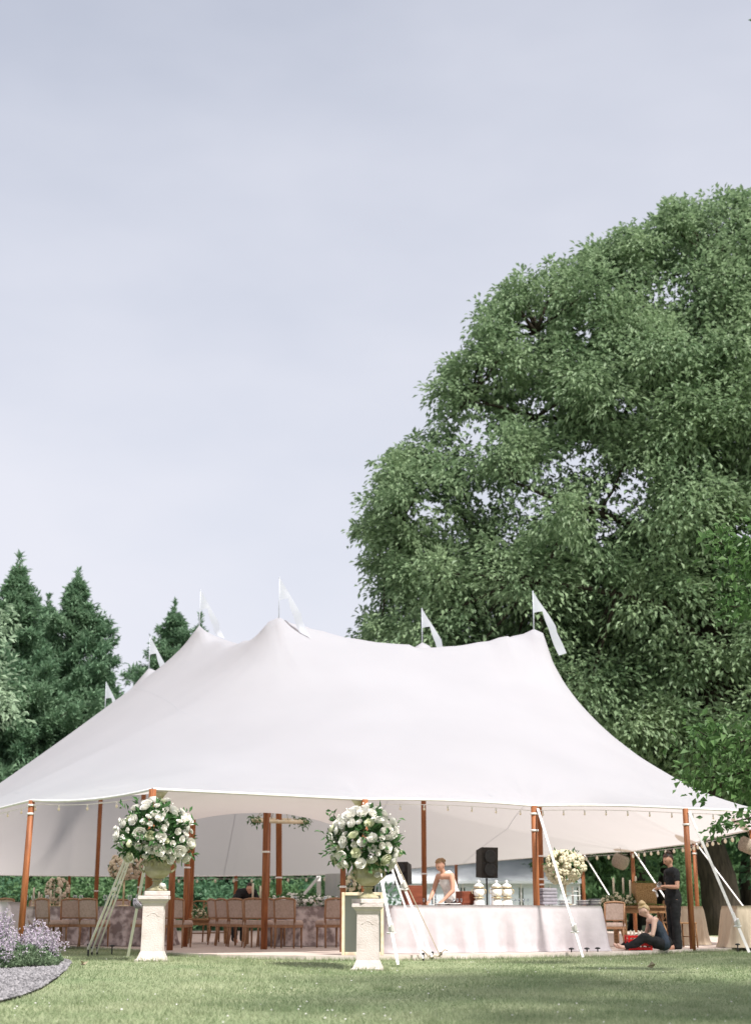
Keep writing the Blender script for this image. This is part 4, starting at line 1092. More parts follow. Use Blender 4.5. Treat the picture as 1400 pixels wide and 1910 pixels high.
# ---------------------------------------------------------------- chairs
def make_chair():
    t = thing('linen_chair', 'brown linen dining chair', 'chair', (0, 0, 0), 0, 'brown linen dining chairs in the tent')
    def leg(x, y, splay, top=.42): return MB().tube([(x, y, top), (x * 1.0, y, .25), (x + splay[0], y + splay[1], 0)], [.023, .020, .014], 8)
    for x, y, sp in ((-.20, .20, (0, .01)), (.20, .20, (0, .01)), (-.18, -.21, (-.01, -.04)), (.18, -.21, (.01, -.04))): leg(x, y, sp).build('leg', m_chairwood, t)
    MB().box((0, 0, .40), (.46, .46, .055), bevel=.01).build('seat_frame', m_chairwood, t)
    MB().box((0, .005, .465), (.49, .49, .085), taper=.92, bevel=.03).build('seat_cushion', m_seat, t)
    b = MB()
    for x in (-.20, .20): b.tube([(x * .93, -.215, .43), (x, -.235, .60), (x * 1.03, -.275, .885)], .020, 8)
    b.tube([(-.206, -.275, .885), (-.10, -.284, .905), (0, -.286, .912), (.10, -.284, .905), (.206, -.275, .885)], .021, 8)
    b.tube([(-.19, -.228, .55), (.19, -.228, .55)], .018, 8)
    b.build('back_frame', m_chairwood, t)
    MB().box((0, -.250, .72), (.37, .035, .33), (.135, 0, 0), bevel=.012).build('back_panel', m_seat, t)
    return t
ch0 = make_chair(); first = [True]
def chair(px, Y, deg, label, z=0.0, sc=None):
    loc = (xat(px, Y), Y, z); rz = math.radians(deg)
    if first[0]:
        first[0] = False; ch0.location = loc; ch0.rotation_euler = (0, 0, rz); ch0['label'] = label; return ch0
    return dup(ch0, loc, rz, label, sc)
chair(95, 29.9, -40, 'brown linen chair just right of the leaning left pole, partly behind catmint')
chair(22, 29.6, -25, 'brown linen chair cut by the leaning left pole, behind the white draped table')
chair(130, 30.3, 12, 'brown linen chair, third from the left, at the floral clothed table')
chair(174, 30.0, -22, 'brown linen chair behind the upper ends of the left straps')
chair(212, 32.9, 160, 'brown linen chair on the far side of the glass laden table')
chair(330, 29.4, -12, 'brown linen chair behind the two wooden poles right of the left pedestal')
chair(272, 30.1, 40, 'brown linen chair half hidden behind the left pedestal')
chair(415, 31.4, -62, 'first brown linen chair right of the low wooden table')
chair(432, 30.7, -52, 'second brown linen chair right of the low wooden table')
chair(455, 30.1, -40, 'brown linen chair in front of the dark clothed waiter')
chair(481, 29.2, -14, 'brown linen chair whose right edge is cut by the thick middle pole')
chair(537, 28.9, -14, 'brown linen chair standing free right of the thick middle pole')
chair(616, 29.3, 22, 'brown linen chair beside the leaning mirror')
chair(596, 32.6, 170, 'brown linen chair on the far side of the table with the white garland')
chair(1141, 28.9, 8, 'brown linen chair at the right end of the draped bar', sc=.93)
chair(60, 33.7, 172, 'brown linen chair facing the camera on the far side of the blush flower table')
chair(505, 30.0, -20, 'brown linen chair mostly hidden behind the thick middle pole')
chair(548, 32.9, 185, 'brown linen chair on the far side of the garland table, behind the free standing chair')
chair(300, 32.6, 150, 'brown linen chair beyond the left pedestal on the far side of its table')
# a dark cross-back chair
def make_cross():
    t = thing('cross_back_chair', 'x', 'chair', (0, 0, 0), 0, 'dark cross back chairs')
    for x, y in ((-.19, .19), (.19, .19)): MB().tube([(x, y, .44), (x * 1.05, y * 1.08, 0)], .017, 8).build('leg', m_wood, t)
    for x in (-.18, .18): MB().tube([(x * 1.05, -.22, 0), (x, -.19, .45), (x, -.24, .86)], .017, 8).build('leg', m_wood, t)
    MB().box((0, 0, .455), (.42, .42, .03), bevel=.012).build('seat', m_wood, t)
    MB().tube([(-.18, -.24, .86), (-.1, -.25, .885), (.1, -.25, .885), (.18, -.24, .86)], .018, 8).build('top_rail', m_wood, t)
    for s in (-1, 1): MB().tube([(s * .17, -.195, .5), (0, -.225, .68), (-s * .17, -.24, .84)], .011, 6).build('cross_brace', m_wood, t)
    for y in (-.2, .19): MB().tube([(-.185, y, .2), (.185, y, .2)], .010, 6).build('stretcher', m_wood, t)
    return t
cc = make_cross()
def cross(px, Y, deg, label, first_=False):
    loc = (xat(px, Y), Y, 0)
    if first_: cc.location = loc; cc.rotation_euler = (0, 0, math.radians(deg)); cc['label'] = label
    else: dup(cc, loc, math.radians(deg), label)
cross(1236, 30.9, 35, 'dark cross back chair just left of the standing person, behind the farm table', True)
cross(1272, 29.4, -60, 'dark cross back chair half hidden by the right front pole')
cross(372, 33.6, 8, 'dark cross back chair left at the low wooden table'); cross(398, 34.2, -10, 'dark cross back chair right behind the low wooden table')

# ---------------------------------------------------------------- tables and cloths
def cloth(pts, zt, zb, m, name, label, cat, folds=14, amp=.05, flare=.10, seed=1, group=None, rows=9, loc=None):
    """draped cloth: pts = outline of the top (world xy), hangs from zt to zb with folds that deepen downwards"""
    P = [Vector((x, y)) for x, y in pts]; per = [0]
    for a, b in zip(P, P[1:] + P[:1]): per.append(per[-1] + (b - a).length)
    M_ = 150; ctr = sum(P, Vector((0, 0))) / len(P); ring = []
    for k in range(M_):
        s = per[-1] * k / M_; i = max(j for j in range(len(P)) if per[j] <= s + 1e-9); t = (s - per[i]) / max(1e-6, per[i + 1] - per[i]); ring.append(P[i].lerp(P[(i + 1) % len(P)], t))
    r = random.Random(seed); ph = [r.uniform(0, 6.28) for _ in range(4)]
    base = Vector((ctr.x, ctr.y, zb if loc is None else loc)); vs, fs = [], []
    for j in range(rows + 1):
        t = j / rows
        for k, q in enumerate(ring):
            nrm = (ring[(k + 1) % M_] - ring[k - 1]).normalized(); nrm = Vector((nrm.y, -nrm.x))
            if nrm.dot(q - ctr) < 0: nrm = -nrm
            a = 2 * PI * k / M_; w_ = math.sin(folds * a + ph[0] + .9 * math.sin(3 * a + ph[1])) + .5 * math.sin(folds * 1.7 * a + ph[2]) + .35 * math.sin(folds * .43 * a + ph[3])
            off = flare * t ** .9 + amp * w_ * t ** 1.3 + (.012 if j else 0)
            zz = zt + (zb - zt) * t
            if j == rows: off += .03; zz = zb
            vs.append((q.x + nrm.x * off - base.x, q.y + nrm.y * off - base.y, zz - base.z))
    for j in range(rows):
        for k in range(M_): fs.append((j * M_ + k, j * M_ + (k + 1) % M_, (j + 1) * M_ + (k + 1) % M_, (j + 1) * M_ + k))
    mb = MB(); mb.add(vs, fs, True); k = len(mb.v); mb.v.append((0, 0, zt - base.z + .004)); mb.f += [(i, (i + 1) % M_, k) for i in range(M_)][::1]; mb.sm += [False] * M_
    o = mb.build(name, m, None, base); return tag(o, label, cat, group)
def circle(cx, cy, r, n=48): return [(cx + r * math.cos(2 * PI * k / n), cy + r * math.sin(2 * PI * k / n)) for k in range(n)]
def round_table(px, Y, r, label, clabel, seed):
    x = xat(px, Y); t = thing('round_table', label, 'table', (x, Y, 0), 0, 'round dining tables')
    MB().lathe([(r - .01, .725), (r, .735), (r, .75), (r - .01, .755)], 40).build('tabletop', m_wood, t)
    for k in range(4): a = PI / 4 + k * PI / 2; MB().tube([(r * .6 * math.cos(a), r * .6 * math.sin(a), .725), (r * .65 * math.cos(a), r * .65 * math.sin(a), 0)], .022, 8).build('leg', m_wood, t)
    cloth(circle(x, Y, r + .005), .765, .012, m_damask, 'tablecloth', clabel, 'tablecloth', 15, .055, .07, seed, 'floral cloths on the round tables')
    return x
T1x = round_table(96, 32.4, .84, 'round table under the floral cloth with the tall blush flowers', 'grey floral tablecloth under the blush flowers and candles', 1)
T2x = round_table(246, 31.2, .80, 'round table under the floral cloth behind the left pedestal', 'grey floral tablecloth behind the straps and the left pedestal', 2)
T3x = round_table(570, 31.0, .84, 'round table under the floral cloth with the white garland', 'grey floral tablecloth under the white flower garland', 3)
def rect(cx, cy, a, b, rz):
    c, s = math.cos(rz), math.sin(rz); return [(cx + c * x - s * y, cy + s * x + c * y) for x, y in ((-a / 2, -b / 2), (a / 2, -b / 2), (a / 2, b / 2), (-a / 2, b / 2))]
# the bar
bl, br_ = Vector((xat(733, 25.55), 25.55)), Vector((xat(1124, 27.15), 27.15))
bd = (br_ - bl).normalized(); bn = Vector((-bd.y, bd.x)); BRZ = math.atan2(bd.y, bd.x)
bar_pts = [tuple(bl), tuple(br_), tuple(br_ + bn * .8), tuple(bl + bn * .8)]
t = thing('bar_table', 'long table hidden under the pale linen of the bar', 'table', (*((bl + br_) / 2 + bn * .4), 0), BRZ)
Lb = (br_ - bl).length
for k in range(2): MB().box(((k - .5) * Lb / 2, 0, .745), (Lb / 2 - .02, .76, .03), bevel=.006).build('tabletop', m_wood, t)
for k in range(4):
    for s in (-1, 1): MB().tube([((k / 3 - .5) * (Lb - .3), s * .3, .73), ((k / 3 - .5) * (Lb - .3), s * .3, 0)], .02, 8).build('leg', m_black, t)
cloth(bar_pts, .778, .004, m_linen, 'bar_linen', 'long pale linen cloth draped to the floor over the bar', 'tablecloth', 19, .085, .13, 5, rows=12)
def bar(px, back=.4, h=.784):
    t_ = 0
    for _ in range(6):
        Yb = bl.y + bn.y * back + t_ * bd.y; xx = xat(px, Yb, h); t_ = (xx - bl.x - bn.x * back) / bd.x
    return Vector((xx, bl.y + bn.y * back + t_ * bd.y, h))
# other draped tables
def draped(px, Y, a, b, rz, zt, label, m, seed, folds=12, amp=.03, flare=.14):
    x = xat(px, Y); t = thing('folding_table', 'table hidden under the ' + label, 'table', (x, Y, G(x, Y) if Y < 29 and px < 200 else 0), rz); zb = t.location.z
    MB().box((0, 0, zt - .025), (a - .02, b - .02, .03), bevel=.006).build('tabletop', m_wood, t)
    for sx in (-1, 1):
        for sy in (-1, 1): MB().tube([(sx * a * .42, sy * b * .42, zt - .04), (sx * a * .44, sy * b * .44, 0)], .018, 6).build('leg', m_black, t)
    cloth(rect(x, Y, a, b, rz), zb + zt, zb + .012, m, 'table_drape', label, 'tablecloth', folds, amp, flare, seed)
draped(1416, 29.4, 1.15, .7, .2, .775, 'tan cloth draped table cut by the right picture edge', m_burlap, 6)
draped(1284, 31.4, .42, .6, .2, .77, 'beige cloth draped table behind the right front pole', m_burlap, 7)
draped(-2, 27.0, .50, .6, -.2, .88, 'white cloth draped table cut by the left picture edge', m_linen, 8, 8, .015, .28)
# farm tables
def farm_table(px, Y, a, b, h, rz, label):
    t = thing('farm_table', label, 'table', (xat(px, Y), Y, 0), rz, 'wooden farm tables')
    k = 4
    for i in range(k): MB().box((0, (i + .5) / k * b - b / 2, h - .02), (a, b / k - .008, .04), bevel=.006).build('plank', m_wood, t)
    for s in (-1, 1): MB().box((0, s * (b / 2 - .06), h - .09), (a - .14, .03, .095)).build('apron', m_wood, t)
    for sx in (-1, 1):
        for sy in (-1, 1): MB().box((sx * (a / 2 - .09), sy * (b / 2 - .08), (h - .04) / 2), (.075, .075, h - .045), bevel=.008).build('leg', m_wood, t)
        MB().tube([(sx * (a / 2 - .09), -(b / 2 - .08), .1), (sx * (a / 2 - .09), b / 2 - .08, h - .14)], .02, 6).build('brace', m_wood, t)
    return t
farm_table(1199, 29.9, 1.08, .8, .775, .12, 'wooden farm table behind the seated person')
farm_table(385, 32.6, 1.0, .7, .52, .1, 'low wooden table between the left poles and the brown chairs')
# ---------------------------------------------------------------- table settings
wg = MB().lathe([(.032, 0), (.033, .003), (.006, .008), (.0045, .085), (.012, .095), (.034, .125), (.038, .155), (.031, .20), (.030, .20), (.036, .155), (.030, .128), (.004, .10)], 12).mesh('wine_glass'); wg.materials.append(m_glass)
cd = MB().lathe([(.017, 0), (.017, .30), (.012, .312), (.003, .318)], 10).mesh('candle'); cd.materials.append(m_candle)
chd = MB().lathe([(.045, 0), (.047, .01), (.012, .02), (.012, .06), (.026, .075), (.026, .09), (.018, .092)], 12).mesh('candle_holder'); chd.materials.append(m_gold)
def glass_on(x, y, z, label, s=1.0):
    o = obj('wine_glass', wg, None, None, (x, y, z)); o.scale = (s, s, s); tag(o, label, 'glass', 'wine glasses')
def candle_on(px, ptop, Y, zt, label, wide=1.0):
    x = xat(px, Y, zt); top = at(px, ptop, Y).z; t = thing('candle', label, 'candle', (x, Y, zt), 0, 'taper candles')
    o = obj('holder', chd, None, t); c = obj('candle', cd, None, t, (0, 0, .088)); c.scale = (wide, wide, max(.2, (top - zt - .088) / .318))
for i in range(8):
    a = i * PI / 4 + .3; glass_on(T2x + .58 * math.cos(a), 31.2 + .58 * math.sin(a), .77, 'stemmed glass on the floral table behind the left pedestal', 1.15)
for i in range(6):
    a = i * PI / 3 + .5; glass_on(T1x + .6 * math.cos(a), 32.4 + .6 * math.sin(a), .77, 'stemmed glass on the floral table under the blush flowers', 1.15)
for i in range(6):
    a = i * PI / 3 + .2; glass_on(T3x + .62 * math.cos(a), 31 + .62 * math.sin(a), .77, 'stemmed glass on the floral table with the white garland', 1.0)
for px, pt, Y, zt, lb in ((62, 1655, 32.2, .77, 'tall taper candle nearest the leaning left pole'), (72, 1663, 32.0, .77, 'short taper candle right of the tallest one by the leaning pole'), (77, 1668, 32.5, .77, 'shortest taper candle left of the blush flowers'), (94, 1660, 32.0, .77, 'taper candle below the left side of the blush flowers'),
                          (100, 1645, 32.3, .77, 'tallest taper candle in front of the blush flowers'), (112, 1658, 31.9, .77, 'taper candle below the right side of the blush flowers'), (471, 1647, 32.2, .77, 'tall taper candle left of two near the thick middle pole'), (485, 1652, 32.0, .77, 'tall taper candle next to the thick middle pole'),
                          (399, 1681, 32.6, .52, 'taper candle on the low wooden table'), (1145, 1637, 29.8, .775, 'leftmost tall candle on the farm table'), (1163, 1637, 29.9, .775, 'second candle on the farm table'), (1176, 1641, 29.7, .775, 'candle left of the tan wicker box'), (1187, 1634, 30.3, .775, 'candle behind the tan wicker box')):
    candle_on(px, pt, Y, zt, lb, 1.25)
# the candles by the thick pole stand on a small table of their own
farm_table(478, 32.1, .6, .5, .77, 0, 'small wooden table carrying two tall candles')

def flower_mass(label, loc, R, seed, m, n=240, leaf=.035, stem=None, holder=None, fol=True, name='flower_centrepiece', blossoms=None, group=None):
    t = thing(name, label, 'flowers', loc, 0, group); r = np.random.default_rng(seed)
    if fol: crown_obj('foliage', t, [leaf_ball(int(n * 1.2), (R[0], R[1], R[2]), seed + 1, .075, -.9)], m_leafdark)
    Ps = []
    k = blossoms or 26
    tries = 0
    while len(Ps) < k and tries < 4000:
        tries += 1; q = unit(r.normal(size=(1, 3)))[0]
        p = q * np.array(R) * r.uniform(.8, 1.0)
        if any(np.linalg.norm(p - a) < leaf * 1.5 for a in Ps): continue
        Ps.append(p)
    me = MB(); 
    for i in range(14):
        q = unit(r.normal(size=(1, 3)))[0]; q[2] = abs(q[2]) - .2; a = np.cross(q, [0, 0, 1.01]); me.sphere(q * .62, (.42, .42, .34), 6, 4)
    bm_ = me.mesh('blossom'); bm_.materials.append(m)
    for p in Ps:
        o = obj('blossom', bm_, None, t, Vector(p)); s = leaf * r.uniform(.9, 1.25); o.scale = (s, s, s); o.rotation_euler = Vector(p / np.array(R)).to_track_quat('Z', 'Y').to_euler()
    if stem:
        MB().tube([(0, 0, -R[2] * .6), (0, 0, -stem + .02)], .02, 8).build('stand', m_gold if holder is None else holder, t)
        MB().lathe([(.12, -stem), (.12, -stem + .012), (.03, -stem + .03)], 16).build('foot', m_gold if holder is None else holder, t)
    return t
p = at(108, 1661, 32.4); flower_mass('tall blush hydrangea arrangement by the leaning left pole', p, (.25, .25, .27), 31, m_blush, leaf=.07, blossoms=34, stem=p.z - .772)
p = at(233, 1617, 31.2); flower_mass('tall blush hydrangea arrangement left of the stone urn', p, (.34, .3, .25), 32, m_blush, leaf=.075, blossoms=44, stem=p.z - .772)
p = at(1052, 1617, 27.4); flower_mass('cream hydrangea arrangement on a stand behind the bar', p, (.36, .32, .29), 33, m_cream, leaf=.078, blossoms=56, stem=p.z - .79)
p = at(653, 1655, 27.6); flower_mass('cream flowers on a stand between the mirror and the right urn', p, (.17, .17, .19), 34, m_cream, leaf=.055, blossoms=22, stem=p.z)
for i, (px, py, R) in enumerate(((518, 1684, .22), (546, 1676, .25), (590, 1686, .22), (555, 1688, .2), (610, 1690, .15))):
    Yq = 31.0 + (.2 if i % 2 else -.2); q = at(px, py, Yq); q.z = max(q.z, .77 + .09)
    flower_mass('low white flowers on the garland table, ' + ['left end', 'highest clump', 'right of the free standing chair', 'front clump behind the chair back', 'clump nearest the mirror'][i], q, (R * 1.15, R, .10), 40 + i, m_rose, 160, leaf=.05, blossoms=20, group='white flowers of the garland table')
for i, (px, py) in enumerate(((1132, 1684), (1150, 1678), (1170, 1682))):
    q = at(px, py, 29.75); q.z = max(q.z, .775 + .085)
    flower_mass('white flowers on the farm table, ' + ['left end', 'beneath the first candle', 'beside the tan wicker box'][i], q, (.15, .14, .105), 50 + i, m_cream, 130, leaf=.045, blossoms=18, group='white flowers on the farm table')
q = at(372, 1706, 32.6); flower_mass('small white flowers on the low wooden table', Vector((q.x, q.y, .62)), (.15, .13, .09), 55, m_cream, 120, leaf=.045, blossoms=14)
# wicker box with moss, on the farm table
q = at(1201, 1690, 29.8); t = thing('wicker_box', 'tan wicker planter box with moss on the farm table', 'basket', (q.x, q.y, .778), .1)
MB().square([(.19, 0), (.215, .41), (.222, .415), (.222, .43), (.20, .43), (.19, .10)]).build('basket', m_wickertan, t)
o = crown_obj('moss', t, [(lambda V_, F_: (V_ * np.array([1, 1, .22]) + np.array([0, 0, .43]), F_))(*leaf_ball(900, (.21, .21, .2), 8, .05, 0))], m_moss)
o = crown_obj('moss_garland', thing('moss_runner', 'strip of moss and greenery lying along the farm table edge', 'greenery', (q.x - .1, 29.56, .782), .12), [(lambda V_, F_: (V_ * np.array([1, 1, .4]) + np.array([0, 0, .01]), F_))(*leaf_ball(700, (.5, .06, .06), 9, .04, -.1))], m_moss)
# chandelier hoop round the centre pole
hp = peaks_L[0]; hz = at(525, 1531, hp.y).z; t = thing('hoop_chandelier', 'wooden hoop with greenery hung round the slim centre pole', 'chandelier', (hp.x + .10, hp.y, hz))
MB().tube([(.6 * math.cos(2 * PI * k / 32), .6 * math.sin(2 * PI * k / 32), 0) for k in range(33)], .042, 8, cap=False).build('hoop', m_giltframe, t)
for k in range(4): a = k * PI / 2 + .4; MB().tube([(.08 * math.cos(a), .08 * math.sin(a), .62), (.6 * math.cos(a), .6 * math.sin(a), 0)], .008, 5).build('rope', m_rope, t)
MB().tube([(-.6, 0, -.02), (.6, 0, -.02)], .022, 6).build('cross_bar', m_giltframe, t); t.rotation_euler = (.09, .03, 0)
r = np.random.default_rng(4); a = r.uniform(0, 2 * PI, 420); kq = np.sin(a * 2 + 1) > -.3; a = a[kq]; Pq = np.stack([.6 * np.cos(a), .6 * np.sin(a), np.zeros(len(a))], 1) + r.normal(0, .05, (len(a), 3))
crown_obj('greenery', t, [leaf_quads(Pq, r.normal(size=(len(a), 3)) + np.array([0, 0, -.3]), .1, .35)], m_leafdark)['kind'] = 'stuff'
for k in range(14):
    a = r.uniform(0, 2 * PI); o = obj('rose', rose_me[k % 3], None, t, (.6 * math.cos(a), .6 * math.sin(a), .02)); o.scale = (.045,) * 3; o.rotation_euler = (r.uniform(-1, 1), r.uniform(-1, 1), 0)
# hanging wicker shades
for px, py, Y, R, lb in ((1156, 1607, 47.2, .275, 'tilted woven wicker shade hanging left of the standing person'), (1393, 1577, 35.0, .22, 'woven wicker shade hanging at the right picture edge')):
    q = at(px, py, Y); t = thing('hanging_lantern', lb, 'lamp shade', q, .3, 'hanging wicker shades'); t.rotation_euler = (.25, .35, .2)
    MB().lathe([(R * .62, -R * .78), (R * .86, -R * .55), (R * .98, -R * .05), (R * .92, R * .5), (R * .72, R * .78), (R * .66, R * .78), (R * .86, R * .48), (R * .9, -.05 * R), (R * .8, -R * .52), (R * .58, -R * .74)], 20).build('shade', m_wicker, t)
    mb = MB(); M4 = t.matrix_basis.inverted(); rzv = roof_z(q.x, q.y, q.z + 1) - .03
    mb.tube([M4 @ q if False else Vector((0, 0, R * .7)), Euler((.25, .35, .2)).to_matrix().inverted() @ Vector((0, 0, max(.4, rzv - q.z)))], .008, 5); mb.build('cord', m_rope, t)

# ---------------------------------------------------------------- mirror
q = at(676, 1782, 24.3); t = thing('standing_mirror', 'pale gilt framed mirror leaning behind the right pedestal', 'mirror', (xat(676, 24.55), 24.55, 0), .05); W_, H_ = .68, .98
t.rotation_euler = (-.06, 0, .05)
for s in (-1, 1): MB().box((s * (W_ / 2 - .025), 0, H_ / 2), (.05, .045, H_), bevel=.008).build('frame_side', m_giltframe, t)
for zz in (.025, H_ - .025): MB().box((0, 0, zz), (W_ - .104, .042, .05), bevel=.008).build('frame_rail', m_giltframe, t)
MB().box((0, .008, H_ / 2), (W_ - .10, .012, H_ - .10)).build('glass', m_mirror, t)
MB().tube([(0, .03, H_ * .8), (0, .34, .025)], .015, 6).build('prop', m_wood, t)

# ---------------------------------------------------------------- on the bar
def bar_box(px, wpx, hpx, label, back):
    q = bar(px, back); sc = q.y / FPX; t = thing('bar_box', label, 'box', q, BRZ, 'mahogany boxes on the bar'); a, h = wpx * sc, hpx * sc
    MB().box((0, 0, h / 2), (a, .26, h), bevel=.008).build('carcass', m_mahog, t); MB().box((0, -.135, h / 2), (a * .84, .012, h * .78), bevel=.004).build('panel', m_mahog, t)
bar_box(768, 30, 34, 'mahogany bar box left of the slim front pole', .45); bar_box(868, 27, 24, 'small mahogany bar box behind the white dispensers', .55)
def dispenser(px, label, back=.3):
    q = bar(px, back); t = thing('drink_dispenser', label, 'dispenser', q, 0, 'white and gold drink dispensers')
    MB().lathe([(.10, 0), (.105, .012), (.09, .03), (.095, .055), (.085, .075), (.06, .09), (.05, .11)], 18).build('stand', m_plate, t)
    MB().lathe([(.05, .111), (.095, .118), (.10, .13), (.05, .138)], 18).build('rim', m_gold, t)
    MB().lathe([(.05, .139), (.085, .165), (.097, .21), (.09, .26), (.06, .285)], 18).build('jar', m_plate, t)
    MB().lathe([(.062, .286), (.10, .292), (.10, .302), (.05, .308)], 18).build('collar', m_gold, t)
    MB().lathe([(.09, .309), (.085, .33), (.055, .355), (.02, .37), (.018, .385), (.03, .40), (.018, .42), (.004, .428)], 18).build('lid', m_plate, t)
    MB().tube([(0, -.09, .185), (0, -.125, .18), (0, -.13, .155)], .01, 6).build('tap', m_gold, t)
    for s in (-1, 1): MB().tube([(s * .085, 0, .27), (s * .125, 0, .25), (s * .12, 0, .2), (s * .095, 0, .19)], .008, 6).build('handle', m_gold, t)
dispenser(893, 'white drink dispenser standing alone left of the speaker pole'); dispenser(926, 'white drink dispenser just right of the speaker pole'); dispenser(945, 'white drink dispenser rightmost of the three')
q = bar(1018, .4); t = thing('linen_stack', 'grey folded linen stack on the bar right of the front pole', 'linens', q, BRZ)
for k in range(5): MB().box((.01 * (k % 2), 0, .035 + k * .058), (.30, .30, .056), bevel=.02).build('folded_cloth', m_greylinen, t)
for px, lb, kk in ((1050, 'low rack of plates and glasses left on the bar end', 2), (1085, 'low rack of plates and glasses right on the bar end', 2), (1108, 'small stack of white plates at the bar end', 3)):
    q = bar(px, .35); t = thing('plate_stack', lb, 'plates', q, BRZ, 'plates stacked on the bar end')
    for k in range(kk + 2): MB().lathe([(.06, k * .022), (.12, k * .022 + .012), (.122, k * .022 + .018), (.05, k * .022 + .014)], 18, (.01 * (k % 2), .0, .003)).build('plate', m_plate if k % 2 else m_greylinen, t)
q = bar(1068, .6); t = thing('cake_stand', 'tiered white stand behind the plates on the bar', 'stand', q, 0)
for k, (rr_, zz) in enumerate(((.15, .16), (.11, .24))): MB().lathe([(rr_, zz), (rr_, zz + .012), (.02, zz + .015)], 20).build('tray', m_plate, t)
MB().lathe([(.09, 0), (.02, .03), (.018, .30), (.03, .32), (.004, .33)], 12).build('stem', m_plate, t)
for i, px in enumerate((790, 800, 812, 846, 853, 860, 960, 968, 976, 984)): q = bar(px, .35); glass_on(q.x, q.y, q.z, 'short row of stemmed glasses on the bar top', .55)
for px, lb in ((822, 'white china tray before the bending person'), (845, 'small white dish right of the tray on the bar')):
    q = bar(px, .3); tag(MB().lathe([(.05, 0), (.13, .02), (.135, .03), (.06, .012)], 20).build('serving_dish', m_plate, None, q), lb, 'dish')
# a low bench with loose cloth at the left end of the bar
q = Vector((xat(772, 24.75), 24.75, 0)); 
# speakers on stands
def speaker(px, py0, py1, Y, wd, rz, label):
    zt, zb = at(px, py0, Y).z, at(px, py1, Y).z; x = xat(px, Y, zb); h = zt - zb; t = thing('loudspeaker', label, 'speaker', (x, Y, 0), rz, 'loudspeakers on poles')
    MB().tube([(0, 0, .02), (0, 0, zb)], .018, 8).build('pole', m_black, t)
    for k in range(3): a = k * 2 * PI / 3 + .4; MB().tube([(0, 0, .55), (.4 * math.cos(a), .4 * math.sin(a), .012)], .012, 6).build('leg', m_black, t)
    mb = MB(); a, d = wd / 2, .32
    bot = [(-a, -.12), (a, -.12), (a * .72, d - .12), (-a * .72, d - .12)]
    n0 = [(x_, y_, zb + (0 if y_ < 0 else .02)) for x_, y_ in bot] + [(x_ * 1.02, y_ - .03, zt - (0 if y_ < 0 else .05)) for x_, y_ in bot]
    mb.add(n0, [(3, 2, 1, 0), (4, 5, 6, 7), (0, 1, 5, 4), (1, 2, 6, 5), (2, 3, 7, 6), (3, 0, 4, 7)]); mb.build('cabinet', m_speaker, t)
    for k, zz in enumerate((.27, .70)): MB().lathe([(wd * .36, 0), (wd * .36, .012), (wd * .30, .014), (wd * .1, .004)], 20).build('speaker_cone', m_black, t, (0, -.135 - .03 * zz, zb + h * zz), (PI / 2, 0, 0))
    MB().box((0, -.14, zb + h * .48), (wd * .9, .01, .015)).build('grille_bar', m_black, t)
speaker(907, 1581, 1638, 30.2, .37, .45, 'black loudspeaker on a pole above the bar'); speaker(752, 1608, 1651, 31.0, .30, -.4, 'black loudspeaker half hidden by the right white roses')

# ---------------------------------------------------------------- catering tent behind
t = thing('catering_tent', 'white catering tent with clear window walls far behind the bar', 'tent', (0, 55.5, -.3)); x0, x1_ = xat(700, 55.5), xat(1082, 55.5)
npan = 7; zt = at(800, 1643, 55.5).z + .3
for k in range(npan):
    a, b = x0 + (x1_ - x0) * k / npan, x0 + (x1_ - x0) * (k + 1) / npan; c = (a + b) / 2; wd = b - a
    p_ = MB().box((c, 0, .25), (wd - .06, .04, .5)).build('wall_panel', m_tentwall, t); MB().box((c, 0, zt - .12), (wd - .06, .04, .24)).build('header_panel', m_tentwall, t)
    MB().box((c, .01, (.5 + zt - .24) / 2), (wd - .16, .02, zt - .24 - .5 - .004)).build('window', m_windowvinyl, p_)
for k in range(npan + 1): MB().box((x0 + (x1_ - x0) * k / npan, -.01, zt / 2), (.055, .07, zt)).build('post', m_white, t)
zr = at(1000, 1601, 58).z + .3; mb = MB()
mb.add([(x0 - .2, -.25, zt), (x1_ + .1, -.25, zt), (x1_ - .25, 2.5, zr + .1), (x0 + 2.2, 2.5, zr - .1), (x1_ + .1, 5, zt), (x0 - .2, 5, zt), (x0 - .2, -.25, zt - .1), (x1_ + .1, -.25, zt - .1)],
       [(0, 1, 2, 3), (3, 2, 4, 5), (0, 3, 5), (1, 4, 2), (6, 7, 1, 0)]); mb.build('roof', m_tentwall, t)

# ---------------------------------------------------------------- stake lights in the lawn
for i, (px, Y, lb) in enumerate(((209, 26.3, 'small stake light between the straps and the left pedestal'), (1065, 26.1, 'black stake light left of the bar strap foot'), (1094, 26.2, 'black stake light right beside the bar strap foot'), (1114, 26.4, 'black stake light in front of the brown chair at the bar end'), (1375, 28.2, 'black stake light before the tan draped table'))):
    x = xat(px, Y); t = thing('stake_light', lb, 'light', (x, Y, G(x, Y)), 0, 'stake lights along the floor edge')
    MB().tube([(0, 0, -.06), (0, 0, .13)], .012, 6).build('stake', m_black, t); MB().lathe([(.012, .13), (.045, .135), (.05, .15), (.02, .165)], 10).build('head', m_black, t)

